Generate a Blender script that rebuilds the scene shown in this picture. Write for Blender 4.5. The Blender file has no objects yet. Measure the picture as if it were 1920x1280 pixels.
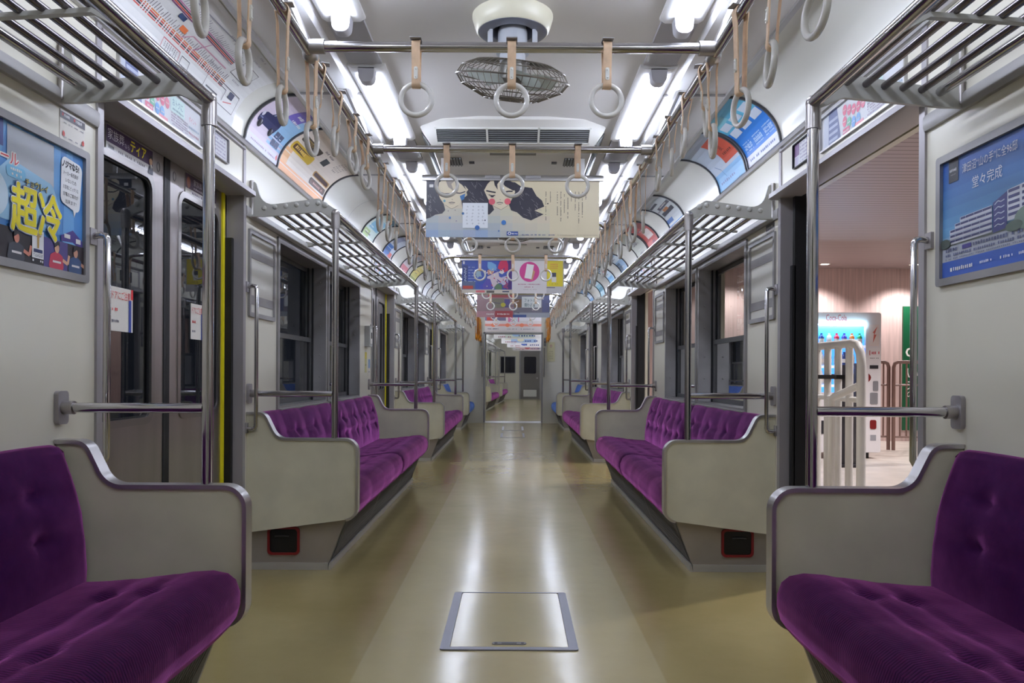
import bpy, bmesh, math, random
from math import sin, cos, pi, radians, sqrt
from mathutils import Vector, Matrix
random.seed(7)
SC = bpy.context.scene
COL = SC.collection

# ------------------------------------------------------------------ camera, world, exposure
F = 1463.0                                   # focal length in pixels of the 1920 wide frame
cam = bpy.data.cameras.new('camera')
cam.sensor_width = 36.0
cam.lens = F / 1920 * 36
cam.shift_x = -3 / 1920
cam.shift_y = 60 / 1920
cam.clip_start = 0.02
camo = bpy.data.objects.new('camera', cam)
COL.objects.link(camo)
CX, CZ = 0.0108, 0.978
camo.matrix_world = Matrix.Translation((CX, 0, CZ)) @ Matrix.Rotation(radians(90), 4, 'X') @ Matrix.Rotation(radians(0.30), 4, 'Z')
SC.camera = camo
SC.view_settings.view_transform = 'Standard'
SC.view_settings.look = 'None'
SC.view_settings.gamma = 1
SC.view_settings.use_curve_mapping = False
SC.view_settings.exposure = 0.0
SC.cycles.use_denoising = True
SC.cycles.max_bounces = 10
SC.cycles.diffuse_bounces = 6
SC.cycles.glossy_bounces = 5
SC.cycles.transparent_max_bounces = 12
SC.cycles.use_light_tree = True
SC.cycles.sample_clamp_indirect = 6
w = bpy.data.worlds.new('night')
SC.world = w
w.use_nodes = True
w.node_tree.nodes['Background'].inputs[0].default_value = (0.010, 0.012, 0.018, 1)
w.node_tree.nodes['Background'].inputs[1].default_value = 1.0
TUBE = 51.0                                  # fluorescent tube emission
SPOT = 215.0                                  # platform downlights, the seen ones and the added ones

# ------------------------------------------------------------------ materials
def lin(c):
    c = c / 255.0
    return c / 12.92 if c <= 0.04045 else ((c + 0.055) / 1.055) ** 2.4
def rgb(t): return (lin(t[0]), lin(t[1]), lin(t[2]), 1)
MATS = {}
def P(name, col, rough=.5, metal=0, var=0, vscale=6, bump=0, bscale=80, emit=0, sheen=0, coat=0, spec=.5, stretch=None, rvar=0):
    if name in MATS: return MATS[name]
    m = bpy.data.materials.new(name); m.use_nodes = True
    nt = m.node_tree; b = nt.nodes['Principled BSDF']
    b.inputs['Base Color'].default_value = rgb(col)
    b.inputs['Roughness'].default_value = rough
    b.inputs['Metallic'].default_value = metal
    b.inputs['Specular IOR Level'].default_value = spec
    if coat:
        b.inputs['Coat Weight'].default_value = coat; b.inputs['Coat Roughness'].default_value = .12
    if sheen:
        b.inputs['Sheen Weight'].default_value = sheen
        b.inputs['Sheen Tint'].default_value = rgb(tuple(min(255, c * 1.5 + 20) for c in col))
        b.inputs['Sheen Roughness'].default_value = .17
    if emit:
        b.inputs['Emission Color'].default_value = rgb(col); b.inputs['Emission Strength'].default_value = emit
    if var or bump or rvar:
        tc = nt.nodes.new('ShaderNodeTexCoord'); mp = nt.nodes.new('ShaderNodeMapping')
        nt.links.new(tc.outputs['Object'], mp.inputs[0])
        if stretch: mp.inputs['Scale'].default_value = stretch
    if var or rvar:
        n = nt.nodes.new('ShaderNodeTexNoise'); n.inputs['Scale'].default_value = vscale; n.inputs['Detail'].default_value = 5
        nt.links.new(mp.outputs[0], n.inputs['Vector'])
    if var:
        r = nt.nodes.new('ShaderNodeValToRGB')
        r.color_ramp.elements[0].position = .3; r.color_ramp.elements[1].position = .7
        r.color_ramp.elements[0].color = rgb(tuple(max(0, c * (1 - var)) for c in col))
        r.color_ramp.elements[1].color = rgb(tuple(min(255, c * (1 + var * .6)) for c in col))
        nt.links.new(n.outputs['Fac'], r.inputs[0]); nt.links.new(r.outputs[0], b.inputs['Base Color'])
    if rvar:
        mr = nt.nodes.new('ShaderNodeMapRange')
        mr.inputs['To Min'].default_value = max(0, rough - rvar); mr.inputs['To Max'].default_value = rough + rvar
        nt.links.new(n.outputs['Fac'], mr.inputs['Value']); nt.links.new(mr.outputs[0], b.inputs['Roughness'])
    if bump:
        n2 = nt.nodes.new('ShaderNodeTexNoise'); n2.inputs['Scale'].default_value = bscale; n2.inputs['Detail'].default_value = 3
        nt.links.new(mp.outputs[0], n2.inputs['Vector'])
        bp = nt.nodes.new('ShaderNodeBump'); bp.inputs['Strength'].default_value = bump; bp.inputs['Distance'].default_value = .01
        nt.links.new(n2.outputs['Fac'], bp.inputs['Height']); nt.links.new(bp.outputs[0], b.inputs['Normal'])
    MATS[name] = m
    return m
def ink(c): return P('ink_%02x%02x%02x' % tuple(int(x) for x in c), c, .42)

WALL = P('wall_laminate', (216, 212, 196), .28)
CEIL = P('ceiling_laminate', (214, 211, 208), .34, var=.015, vscale=1.5)
COVE = P('cove_laminate', (216, 215, 206), .25, var=.012, vscale=1.5)
PANEL = P('panel_laminate', (208, 204, 180), .38, var=.05, vscale=5)
STEEL = P('brushed_stainless', (168, 164, 162), .30, 1, rvar=.06, vscale=30, stretch=(1, 1, .06))
DOORM = P('door_stainless', (182, 176, 174), .36, 1, var=.06, vscale=8, rvar=.08, stretch=(1, 1, .15))
CHROME = P('polished_tube', (190, 188, 190), .14, 1)
RODM = P('rack_rod_steel', (122, 116, 120), .24, 1)
ALU = P('aluminium_trim', (176, 174, 172), .34, .85, rvar=.06, vscale=20)
ALUD = P('grey_aluminium', (150, 148, 148), .42, .45, var=.06, vscale=6)
JAMB = P('door_jamb_metal', (160, 156, 158), .38, .35)
RACKP = P('rack_bracket_paint', (186, 186, 180), .38)
GREYP = P('grey_paint', (150, 150, 148), .45)
DARK = P('dark_rubber', (14, 14, 18), .55)
BLACK = P('black_plastic', (10, 10, 12), .4)
YELL = P('yellow_marking', (226, 212, 20), .5)
RED = P('red_rim', (120, 14, 18), .45)
WHITEP = P('white_plastic', (226, 226, 220), .28)
RINGP = P('ring_plastic', (214, 212, 206), .22, coat=.3)
STRAP = P('strap_leather', (226, 194, 160), .55, var=.1, vscale=25)
ORANGE = P('strap_orange', (226, 144, 10), .55, var=.12, vscale=25)
BASEM = P('seat_base_metal', (160, 152, 142), .4, .3, var=.06, vscale=4)
TRAYM = P('lamp_tray_white', (236, 236, 236), .4)
TUBEM = P('lamp_tube', (226, 234, 255), .3, emit=TUBE)
SOCK = P('lamp_socket_grey', (206, 206, 214), .45)
FANW = P('fan_cream', (228, 224, 200), .32)
FANG = P('fan_wire', (124, 118, 108), .35, .7)
FANB = P('fan_blade', (206, 212, 206), .35)
HATCHM = P('hatch_frame_metal', (126, 126, 134), .4, .75)

def floor_material():
    m = P('floor_vinyl', (160, 148, 118), .24, var=.0, bump=.0)
    nt = m.node_tree; b = nt.nodes['Principled BSDF']
    tc = nt.nodes.new('ShaderNodeTexCoord'); sx = nt.nodes.new('ShaderNodeSeparateXYZ')
    nt.links.new(tc.outputs['Object'], sx.inputs[0])
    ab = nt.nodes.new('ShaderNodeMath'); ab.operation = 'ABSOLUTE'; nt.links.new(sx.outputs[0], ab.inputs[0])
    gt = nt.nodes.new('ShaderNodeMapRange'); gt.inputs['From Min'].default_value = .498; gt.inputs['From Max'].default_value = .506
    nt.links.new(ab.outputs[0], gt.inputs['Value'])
    n = nt.nodes.new('ShaderNodeTexNoise'); n.inputs['Scale'].default_value = 1.1; n.inputs['Detail'].default_value = 8; n.inputs['Roughness'].default_value = .65
    nt.links.new(tc.outputs['Object'], n.inputs['Vector'])
    def ramp(a, c):
        r = nt.nodes.new('ShaderNodeValToRGB'); r.color_ramp.elements[0].position = .32; r.color_ramp.elements[1].position = .68
        r.color_ramp.elements[0].color = rgb(a); r.color_ramp.elements[1].color = rgb(c)
        nt.links.new(n.outputs['Fac'], r.inputs[0]); return r
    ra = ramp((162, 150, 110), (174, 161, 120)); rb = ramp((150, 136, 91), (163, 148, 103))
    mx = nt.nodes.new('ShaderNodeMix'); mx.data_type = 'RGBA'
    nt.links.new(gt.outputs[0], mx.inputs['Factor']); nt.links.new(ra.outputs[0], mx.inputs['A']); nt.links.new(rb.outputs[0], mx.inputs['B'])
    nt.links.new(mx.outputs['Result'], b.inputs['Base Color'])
    mr = nt.nodes.new('ShaderNodeMapRange'); mr.inputs['To Min'].default_value = .12; mr.inputs['To Max'].default_value = .24
    nt.links.new(n.outputs['Fac'], mr.inputs['Value']); nt.links.new(mr.outputs[0], b.inputs['Roughness'])
    n2 = nt.nodes.new('ShaderNodeTexNoise'); n2.inputs['Scale'].default_value = 9; n2.inputs['Detail'].default_value = 3
    nt.links.new(tc.outputs['Object'], n2.inputs['Vector'])
    bp = nt.nodes.new('ShaderNodeBump'); bp.inputs['Strength'].default_value = .09; bp.inputs['Distance'].default_value = .012
    nt.links.new(n2.outputs['Fac'], bp.inputs['Height']); nt.links.new(bp.outputs[0], b.inputs['Normal'])
    return m
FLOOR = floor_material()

def moquette(name, a, b_, c, sh=(214, 112, 196), ribs=True):
    m = P(name, a, .85, sheen=.2, spec=.1); m.node_tree.nodes['Principled BSDF'].inputs['Sheen Tint'].default_value = rgb(sh)
    nt = m.node_tree; b = nt.nodes['Principled BSDF']
    tc = nt.nodes.new('ShaderNodeTexCoord')
    mp = nt.nodes.new('ShaderNodeMapping'); nt.links.new(tc.outputs['Object'], mp.inputs[0])
    wv = nt.nodes.new('ShaderNodeTexWave'); wv.wave_type = 'BANDS'; wv.bands_direction = 'Y'
    wv.inputs['Scale'].default_value = 34 if ribs else 70; wv.inputs['Distortion'].default_value = .6; wv.inputs['Detail'].default_value = 1
    nt.links.new(mp.outputs[0], wv.inputs['Vector'])
    vo = nt.nodes.new('ShaderNodeTexVoronoi'); vo.inputs['Scale'].default_value = 210
    nt.links.new(mp.outputs[0], vo.inputs['Vector'])
    r1 = nt.nodes.new('ShaderNodeValToRGB'); r1.color_ramp.elements[0].position = .12; r1.color_ramp.elements[1].position = .5
    r1.color_ramp.elements[0].color = rgb(b_); r1.color_ramp.elements[1].color = rgb(a)
    nt.links.new(wv.outputs['Fac'], r1.inputs[0])
    sp = nt.nodes.new('ShaderNodeSeparateColor'); nt.links.new(vo.outputs['Color'], sp.inputs[0])
    gt = nt.nodes.new('ShaderNodeMath'); gt.operation = 'GREATER_THAN'; gt.inputs[1].default_value = .72
    nt.links.new(sp.outputs[0], gt.inputs[0])
    ml = nt.nodes.new('ShaderNodeMath'); ml.operation = 'MULTIPLY'; ml.inputs[1].default_value = .45; nt.links.new(gt.outputs[0], ml.inputs[0])
    mx = nt.nodes.new('ShaderNodeMix'); mx.data_type = 'RGBA'
    nt.links.new(ml.outputs[0], mx.inputs['Factor']); nt.links.new(r1.outputs[0], mx.inputs['A']); mx.inputs['B'].default_value = rgb(c)
    nt.links.new(mx.outputs['Result'], b.inputs['Base Color'])
    bp = nt.nodes.new('ShaderNodeBump'); bp.inputs['Strength'].default_value = .12 if ribs else .03; bp.inputs['Distance'].default_value = .002
    nt.links.new(wv.outputs['Fac'], bp.inputs['Height']); nt.links.new(bp.outputs[0], b.inputs['Normal'])
    sb = nt.nodes.new('ShaderNodeBsdfSheen'); sb.distribution = 'ASHIKHMIN'; sb.inputs['Roughness'].default_value = .25
    r2 = nt.nodes.new('ShaderNodeValToRGB'); r2.color_ramp.elements[0].position = .12; r2.color_ramp.elements[1].position = .5
    r2.color_ramp.elements[0].color = rgb(tuple(c * (.72 if ribs else .9) for c in sh)); r2.color_ramp.elements[1].color = rgb(sh)
    nt.links.new(wv.outputs['Fac'], r2.inputs[0]); 
    nz = nt.nodes.new('ShaderNodeTexNoise'); nz.inputs['Scale'].default_value = 7; nz.inputs['Detail'].default_value = 4; nt.links.new(tc.outputs['Object'], nz.inputs['Vector'])
    nr = nt.nodes.new('ShaderNodeMapRange'); nr.inputs['From Min'].default_value = .3; nr.inputs['From Max'].default_value = .7; nr.inputs['To Min'].default_value = .7; nr.inputs['To Max'].default_value = 1.15; nt.links.new(nz.outputs['Fac'], nr.inputs['Value'])
    hm = nt.nodes.new('ShaderNodeVectorMath'); hm.operation = 'SCALE'; nt.links.new(r2.outputs[0], hm.inputs[0]); nt.links.new(nr.outputs[0], hm.inputs['Scale']); nt.links.new(hm.outputs[0], sb.inputs['Color']); nt.links.new(bp.outputs[0], sb.inputs['Normal'])
    ad = nt.nodes.new('ShaderNodeAddShader'); out = nt.nodes['Material Output']
    nt.links.new(b.outputs[0], ad.inputs[0]); nt.links.new(sb.outputs[0], ad.inputs[1]); nt.links.new(ad.outputs[0], out.inputs['Surface'])
    return m
PURPLE = moquette('purple_moquette', (50, 7, 56), (24, 4, 38), (84, 20, 62))
PURPLEB = moquette('purple_moquette_back', (46, 6, 56), (36, 5, 50), (80, 22, 66), ribs=False)
BLUE = BLUEB = moquette('blue_moquette', (66, 92, 158), (44, 66, 130), (84, 110, 170), (110, 140, 196))

def glass(name, tint=(200, 205, 205), refl=1.0):
    m = bpy.data.materials.new(name); m.use_nodes = True; nt = m.node_tree
    for n in list(nt.nodes): nt.nodes.remove(n)
    o = nt.nodes.new('ShaderNodeOutputMaterial'); mx = nt.nodes.new('ShaderNodeMixShader')
    t = nt.nodes.new('ShaderNodeBsdfTransparent'); g = nt.nodes.new('ShaderNodeBsdfGlossy'); f = nt.nodes.new('ShaderNodeFresnel')
    t.inputs[0].default_value = rgb(tint); g.inputs['Roughness'].default_value = .015
    f.inputs['IOR'].default_value = 1.0 + .62 * refl
    nt.links.new(f.outputs[0], mx.inputs[0]); nt.links.new(t.outputs[0], mx.inputs[1]); nt.links.new(g.outputs[0], mx.inputs[2])
    nt.links.new(mx.outputs[0], o.inputs[0])
    MATS[name] = m
    return m
GLASS = glass('window_glass'); DGLASS = glass('door_glass', (170, 176, 180), 1.15)

# ------------------------------------------------------------------ mesh building
def round_poly(pts, radii, n=6):
    out = []
    N = len(pts)
    for i in range(N):
        r = radii[i] if isinstance(radii, (list, tuple)) else radii
        p = Vector(pts[i])
        if r <= 0: out.append(tuple(p)); continue
        a = (Vector(pts[i - 1]) - p); c = (Vector(pts[(i + 1) % N]) - p)
        la, lc = a.length, c.length; a.normalize(); c.normalize()
        ang = a.angle(c); d = min(r / math.tan(ang / 2), la * .49, lc * .49); rr = d * math.tan(ang / 2)
        bis = (a + c).normalized(); ctr = p + bis * (rr / sin(ang / 2))
        p0 = p + a * d; p1 = p + c * d
        v0 = p0 - ctr; v1 = p1 - ctr
        tot = math.atan2(v0.x * v1.y - v0.y * v1.x, v0.dot(v1))
        for k in range(n + 1):
            t = tot * k / n
            out.append((ctr.x + v0.x * cos(t) - v0.y * sin(t), ctr.y + v0.x * sin(t) + v0.y * cos(t)))
    return out
def rrect(x0, x1, y0, y1, r, n=5):
    return round_poly([(x0, y0), (x1, y0), (x1, y1), (x0, y1)], r, n)

class MB:
    def __init__(s): s.bm = bmesh.new()
    def face(s, pts):
        vs = [s.bm.verts.new(p) for p in pts]
        try: return s.bm.faces.new(vs)
        except ValueError: return None
    def box(s, x0, x1, y0, y1, z0, z1):
        if x0 > x1: x0, x1 = x1, x0
        if y0 > y1: y0, y1 = y1, y0
        v = [s.bm.verts.new((x, y, z)) for z in (z0, z1) for y in (y0, y1) for x in (x0, x1)]
        for f in ((0, 2, 3, 1), (4, 5, 7, 6), (0, 1, 5, 4), (2, 6, 7, 3), (0, 4, 6, 2), (1, 3, 7, 5)):
            s.bm.faces.new([v[i] for i in f])
        return s
    def prism(s, pts, axis, a, b):
        """pts 2-D; axis the extrusion axis: 'y' -> (x,z), 'x' -> (y,z), 'z' -> (x,y)"""
        def mk(p, t):
            return {'y': (p[0], t, p[1]), 'x': (t, p[0], p[1]), 'z': (p[0], p[1], t)}[axis]
        A = [s.bm.verts.new(mk(p, a)) for p in pts]; B = [s.bm.verts.new(mk(p, b)) for p in pts]
        n = len(pts)
        s.bm.faces.new(A); s.bm.faces.new(B[::-1])
        for i in range(n): s.bm.faces.new((A[i], B[i], B[(i + 1) % n], A[(i + 1) % n]))
        return s
    def ring_prism(s, outer, inner, axis, a, b):
        """frame: outer and inner polygons with the same number of points"""
        def mk(p, t):
            return {'y': (p[0], t, p[1]), 'x': (t, p[0], p[1]), 'z': (p[0], p[1], t)}[axis]
        L = [[s.bm.verts.new(mk(p, t)) for p in poly] for t in (a, b) for poly in (outer, inner)]
        n = len(outer)
        for i in range(n):
            j = (i + 1) % n
            s.bm.faces.new((L[0][i], L[0][j], L[1][j], L[1][i])); s.bm.faces.new((L[2][i], L[3][i], L[3][j], L[2][j]))
            s.bm.faces.new((L[0][i], L[2][i], L[2][j], L[0][j])); s.bm.faces.new((L[1][i], L[1][j], L[3][j], L[3][i]))
        return s
    def tube(s, pts, r, seg=10, closed=False, caps=True):
        P_ = [Vector(p) for p in pts]; n = len(P_); rings = []
        up = None
        for i in range(n):
            if closed: t = P_[(i + 1) % n] - P_[i - 1]
            elif i == 0: t = P_[1] - P_[0]
            elif i == n - 1: t = P_[-1] - P_[-2]
            else: t = (P_[i + 1] - P_[i]).normalized() + (P_[i] - P_[i - 1]).normalized()
            t.normalize()
            if up is None:
                up = Vector((0, 0, 1)) if abs(t.z) < .9 else Vector((1, 0, 0))
            u = (up - t * up.dot(t)).normalized(); v = t.cross(u); up = u
            rr = r[i] if isinstance(r, (list, tuple)) else r
            rings.append([s.bm.verts.new(P_[i] + (u * cos(2 * pi * k / seg) + v * sin(2 * pi * k / seg)) * rr) for k in range(seg)])
        m = n if closed else n - 1
        for i in range(m):
            A, B = rings[i], rings[(i + 1) % n]
            for k in range(seg): s.bm.faces.new((A[k], A[(k + 1) % seg], B[(k + 1) % seg], B[k]))
        if caps and not closed:
            s.bm.faces.new(rings[0][::-1]); s.bm.faces.new(rings[-1])
        return s
    def cyl(s, a, b, r, seg=12, r2=None): return s.tube([a, b], [r, r if r2 is None else r2], seg)
    def torus(s, c, R, r, plane='yz', seg=28, ss=8):
        pts = []
        for k in range(seg):
            a = 2 * pi * k / seg
            u, v = R * cos(a), R * sin(a)
            pts.append({'yz': (c[0], c[1] + u, c[2] + v), 'xz': (c[0] + u, c[1], c[2] + v), 'xy': (c[0] + u, c[1] + v, c[2])}[plane])
        return s.tube(pts, r, ss, closed=True)
    def lathe(s, prof, c=(0, 0, 0), seg=32, M=None):
        """prof: list of (radius, z)"""
        rings = []
        for (r, z) in prof:
            if r < 1e-6: rings.append([s.bm.verts.new((c[0], c[1], c[2] + z))])
            else: rings.append([s.bm.verts.new((c[0] + r * cos(2 * pi * k / seg), c[1] + r * sin(2 * pi * k / seg), c[2] + z)) for k in range(seg)])
        for A, B in zip(rings, rings[1:]):
            for k in range(seg):
                j = (k + 1) % seg
                if len(A) == 1 and len(B) == 1: continue
                if len(A) == 1: s.bm.faces.new((A[0], B[k], B[j]))
                elif len(B) == 1: s.bm.faces.new((A[k], B[0], A[j]))
                else: s.bm.faces.new((A[k], B[k], B[j], A[j]))
        return s
    def sphere(s, c, r, seg=10, sc=(1, 1, 1)):
        prof = [(r * sin(pi * i / 6), -r * cos(pi * i / 6)) for i in range(7)]
        prof[0] = (0, -r); prof[-1] = (0, r)
        i0 = len(s.bm.verts); s.lathe(prof, (0, 0, 0), seg); s.bm.verts.ensure_lookup_table()
        for v in s.bm.verts[i0:]:
            v.co = Vector((v.co.x * sc[0] + c[0], v.co.y * sc[1] + c[1], v.co.z * sc[2] + c[2]))
        return s
    def grid(s, rows):
        V = [[s.bm.verts.new(p) for p in r] for r in rows]
        for A, B in zip(V, V[1:]):
            for k in range(len(A) - 1): s.bm.faces.new((A[k], A[k + 1], B[k + 1], B[k]))
        return V
    def mirror(s, sx):
        if sx < 0:
            for v in s.bm.verts: v.co.x = -v.co.x
        return s
    def shift(s, x, y, z):
        for v in s.bm.verts: v.co += Vector((x, y, z))
        return s
    def mesh(s, name, mats, smooth=40, recalc=True, bevel=0):
        if bevel:
            es = [e for e in s.bm.edges if len(e.link_faces) == 2 and e.calc_face_angle(0) > radians(50)]
            bmesh.ops.bevel(s.bm, geom=es, offset=bevel, segments=2, affect='EDGES', profile=.5, clamp_overlap=True)
        if recalc: bmesh.ops.recalc_face_normals(s.bm, faces=s.bm.faces)
        me = bpy.data.meshes.new(name); s.bm.to_mesh(me); s.bm.free()
        for m in (mats if isinstance(mats, (list, tuple)) else [mats]): me.materials.append(m)
        if smooth:
            me.shade_smooth(); me.set_sharp_from_angle(angle=radians(smooth))
        return me

CAR = Matrix.Identity(4)
def link(name, data, parent=None, loc=None, rz=0):
    o = bpy.data.objects.new(name, data); COL.objects.link(o)
    if parent: o.parent = parent
    elif loc is not None: o.matrix_world = CAR @ Matrix.Translation(loc) @ Matrix.Rotation(rz, 4, 'Z')
    else: o.matrix_world = CAR
    return o
def tag(o, label=None, cat=None, group=None, kind=None):
    if label: o['label'] = label
    if cat: o['category'] = cat
    if group: o['group'] = group
    if kind: o['kind'] = kind
    return o
def thing(name, label, cat, loc=(0, 0, 0), rz=0, group=None, kind=None):
    o = link(name, None, None, loc, rz); o.empty_display_size = .05
    return tag(o, label, cat, group, kind)
def part(name, mb, mat, parent, label=None, kind=None, smooth=40, bevel=0, recalc=True):
    me = mb if isinstance(mb, bpy.types.Mesh) else mb.mesh(name, mat, smooth, recalc, bevel)
    o = link(name, me, parent)
    return tag(o, label, None, None, kind)
def struct(name, mb, mat, smooth=40, bevel=0, recalc=True, label=None):
    o = link(name, mb.mesh(name, mat, smooth, recalc, bevel)); return tag(o, label, None, None, 'structure')
def dup(root, loc, rz=0, label=None):
    r = root.copy(); COL.objects.link(r); r.matrix_world = CAR @ Matrix.Translation(loc) @ Matrix.Rotation(rz, 4, 'Z')
    if label: r['label'] = label
    def rec(a, b):
        for ch in KIDS.get(a.name, []):
            c = ch.copy(); COL.objects.link(c); c.parent = b; rec(ch, c)
    rec(root, r)
    return r
KIDS = {}
def remember(root):
    def rec(o):
        ks = [c for c in bpy.data.objects if c.parent == o]
        KIDS[o.name] = ks
        for k in ks: rec(k)
    rec(root)

ORD = ['first', 'second', 'third', 'fourth', 'fifth', 'sixth', 'seventh', 'eighth', 'ninth', 'tenth', 'eleventh', 'twelfth', 'thirteenth', 'fourteenth',
       'fifteenth', 'sixteenth', 'seventeenth', 'eighteenth', 'nineteenth', 'twentieth']
def ordn(i):
    if i < 20: return ORD[i]
    t = ['twenty', 'thirty', 'forty', 'fifty', 'sixty'][(i + 1) // 10 - 2]; u = (i + 1) % 10
    return (t[:-1] + 'ieth') if u == 0 else t + '-' + ORD[u - 1]
SIDE = {-1: 'left', 1: 'right'}

# ------------------------------------------------------------------ flat print: posters, signs, lettering
TXT = {}
def text_mesh(s):
    if s not in TXT:
        c = bpy.data.curves.new('lettering', 'FONT'); c.body = s; c.size = 1; c.resolution_u = 2
        o = bpy.data.objects.new('lettering', c); m = o.to_mesh()
        vs = [(v.co.x, v.co.y) for v in m.vertices]; fs = [tuple(p.vertices) for p in m.polygons]
        o.to_mesh_clear(); bpy.data.objects.remove(o); bpy.data.curves.remove(c)
        x0 = min(v[0] for v in vs); x1 = max(v[0] for v in vs); y0 = min(v[1] for v in vs); y1 = max(v[1] for v in vs)
        TXT[s] = ([(x - x0, y - y0) for x, y in vs], fs, x1 - x0, y1 - y0)
    return TXT[s]
class Art:
    """layers of flat print in (u, v) on a surface given by fn(u, v, depth)"""
    def __init__(s, fn, step=.0006): s.fn = fn; s.v = []; s.f = []; s.mi = []; s.m = []; s.step = step; s.L = 0; s.k = 0
    def _mat(s, c):
        m = c if isinstance(c, bpy.types.Material) else ink(c)
        if m not in s.m: s.m.append(m)
        return s.m.index(m)
    def poly(s, pts, c, layer=None):
        if layer is None: layer = s.L
        i = len(s.v); s.k += 1; q = layer * s.step + s.k * 1.5e-6; s.v += [s.fn(u, v, q) for u, v in pts]
        s.f.append(tuple(range(i, i + len(pts)))); s.mi.append(s._mat(c)); return s
    def rect(s, u0, u1, v0, v1, c, layer=None, n=1):
        for k in range(n):
            a = v0 + (v1 - v0) * k / n; b = v0 + (v1 - v0) * (k + 1) / n
            s.poly([(u0, a), (u1, a), (u1, b), (u0, b)], c, layer)
        return s
    def rrect(s, u0, u1, v0, v1, r, c, layer=None): return s.poly(rrect(u0, u1, v0, v1, r), c, layer)
    def ell(s, u, v, a, b, c, layer=None, n=20, rot=0):
        return s.poly([(u + a * cos(t) * cos(rot) - b * sin(t) * sin(rot), v + a * cos(t) * sin(rot) + b * sin(t) * cos(rot)) for t in [2 * pi * k / n for k in range(n)]], c, layer)
    def line(s, pts, wd, c, layer=None):
        for (a, b), (d, e) in zip(pts, pts[1:]):
            L = math.hypot(d - a, e - b) or 1; nx, ny = -(e - b) / L * wd / 2, (d - a) / L * wd / 2
            s.poly([(a + nx, b + ny), (d + nx, e + ny), (d - nx, e - ny), (a - nx, b - ny)], c, layer)
        return s
    def dash(s, u, v, w_, h, c, layer=None, n=8, rng=random.Random(3)):
        """unreadably small print: a row of little marks"""
        x = u
        cw = w_ / n
        for k in range(n):
            if rng.random() < .88: s.rect(x + cw * .1, x + cw * (.55 + .3 * rng.random()), v + h * .15 * rng.random(), v + h * (.8 + .2 * rng.random()), c, layer)
            x += cw
        return s
    def vdash(s, u, v, w_, h, c, layer=None, n=10, rng=random.Random(5)):
        ch = h / n
        for k in range(n):
            if rng.random() < .9: s.rect(u, u + w_ * (.6 + .4 * rng.random()), v - ch * (k + .8), v - ch * (k + .15), c, layer)
        return s
    def text(s, t, u, v, h, c, layer=None, w=None, rot=0, fat=0):
        """lower-left corner at (u, v), height h, optional width w"""
        vs, fs, W, H = text_mesh(t)
        sy = h / H; sx = (w / W) if w else sy
        if layer is None: layer = s.L
        offs = [(0, 0)] if not fat else [(0, 0), (fat, 0), (-fat, 0), (0, fat), (0, -fat), (fat * .7, fat * .7), (-fat * .7, fat * .7), (fat * .7, -fat * .7), (-fat * .7, -fat * .7)]
        mi = s._mat(c)
        for q, (du, dv) in enumerate(offs):
            i = len(s.v)
            for x, y in vs:
                a, b = x * sx, y * sy
                s.v.append(s.fn(u + du + a * cos(rot) - b * sin(rot), v + dv + a * sin(rot) + b * cos(rot), (layer + q * .02) * s.step + s.k * 1.5e-6))
            s.f += [tuple(j + i for j in f) for f in fs]; s.mi += [mi] * len(fs)
        return s
    def build(s, name, parent, label=None):
        me = bpy.data.meshes.new(name); me.from_pydata(s.v, [], s.f)
        for m in s.m: me.materials.append(m)
        for p, k in zip(me.polygons, s.mi): p.material_index = k
        me.update(); o = link(name, me, parent)
        return tag(o, label)
def plane_fn(o, u, v, n):
    o, u, v, n = Vector(o), Vector(u), Vector(v), Vector(n)
    return lambda a, b, d: tuple(o + u * a + v * b + n * d)
def wall_fn(s, x=0):
    """local plane on a side wall: u to the reader's right, v up, depth into the car"""
    return plane_fn((x, 0, 0), (0, -s, 0), (0, 0, 1), (-s, 0, 0))

# ------------------------------------------------------------------ the car body
W = 1.30
DOORS = [(2.47, 3.76), (7.20, 8.49), (12.05, 13.34)]
WINS = [(4.33, 5.40), (5.50, 6.57), (9.13, 10.20), (10.30, 11.37), (13.85, 14.95)]
DTOP, WZ0, WZ1 = 1.86, .785, 1.70
Y0, Y1 = .28, 15.40

def side_wall(s, ya, yb, holes, label):
    mb = MB()
    ys = sorted({ya, yb} | {h[0] for h in holes} | {h[1] for h in holes})
    for x0, x1, top in ((W, W + .035, 2.13), (W + .14, W + .17, 2.4)):
        for a, b in zip(ys, ys[1:]):
            hs = sorted([(h[2], h[3]) for h in holes if h[0] <= a + 1e-6 and h[1] >= b - 1e-6])
            z = -.05
            for z0, z1 in hs:
                if z0 > z + 1e-6: mb.box(x0, x1, a, b, z, z0)
                z = z1
            mb.box(x0, x1, a, b, z, top)
    mb.mirror(s)
    return struct('wall_' + SIDE[s], mb, WALL, smooth=0, label=label)

def cove_profile():
    pts = [(1.298, 2.085)]
    c = (1.045, 2.085); r = .228
    for k in range(0, 13):
        a = radians(6 + 80 * k / 12)
        pts.append((c[0] + (r + .018) * cos(a), c[1] + r * sin(a)))
    pts.append((1.02, 2.312))
    return pts
COVEP = cove_profile()
def cove_at(t):
    """t in metres along the curve from the lower edge"""
    acc = 0
    for (a, b), (c, d) in zip(COVEP, COVEP[1:]):
        L = math.hypot(c - a, d - b)
        if t <= acc + L or (c, d) == COVEP[-1]:
            k = (t - acc) / L
            return (a + (c - a) * k, b + (d - b) * k, (b - d) / L, (c - a) / L)
        acc += L
COVELEN = sum(math.hypot(c - a, d - b) for (a, b), (c, d) in zip(COVEP, COVEP[1:]))
CEILP = [(0, 2.375), (.2, 2.371), (.38, 2.358), (.5, 2.335), (.545, 2.312), (1.02, 2.312)]
def sheet_y(mb, prof, ya, yb, s=1, n=1):
    rows = [[(s * x, ya + (yb - ya) * k / n, z) for x, z in prof] for k in range(n + 1)]
    mb.grid(rows)

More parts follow.
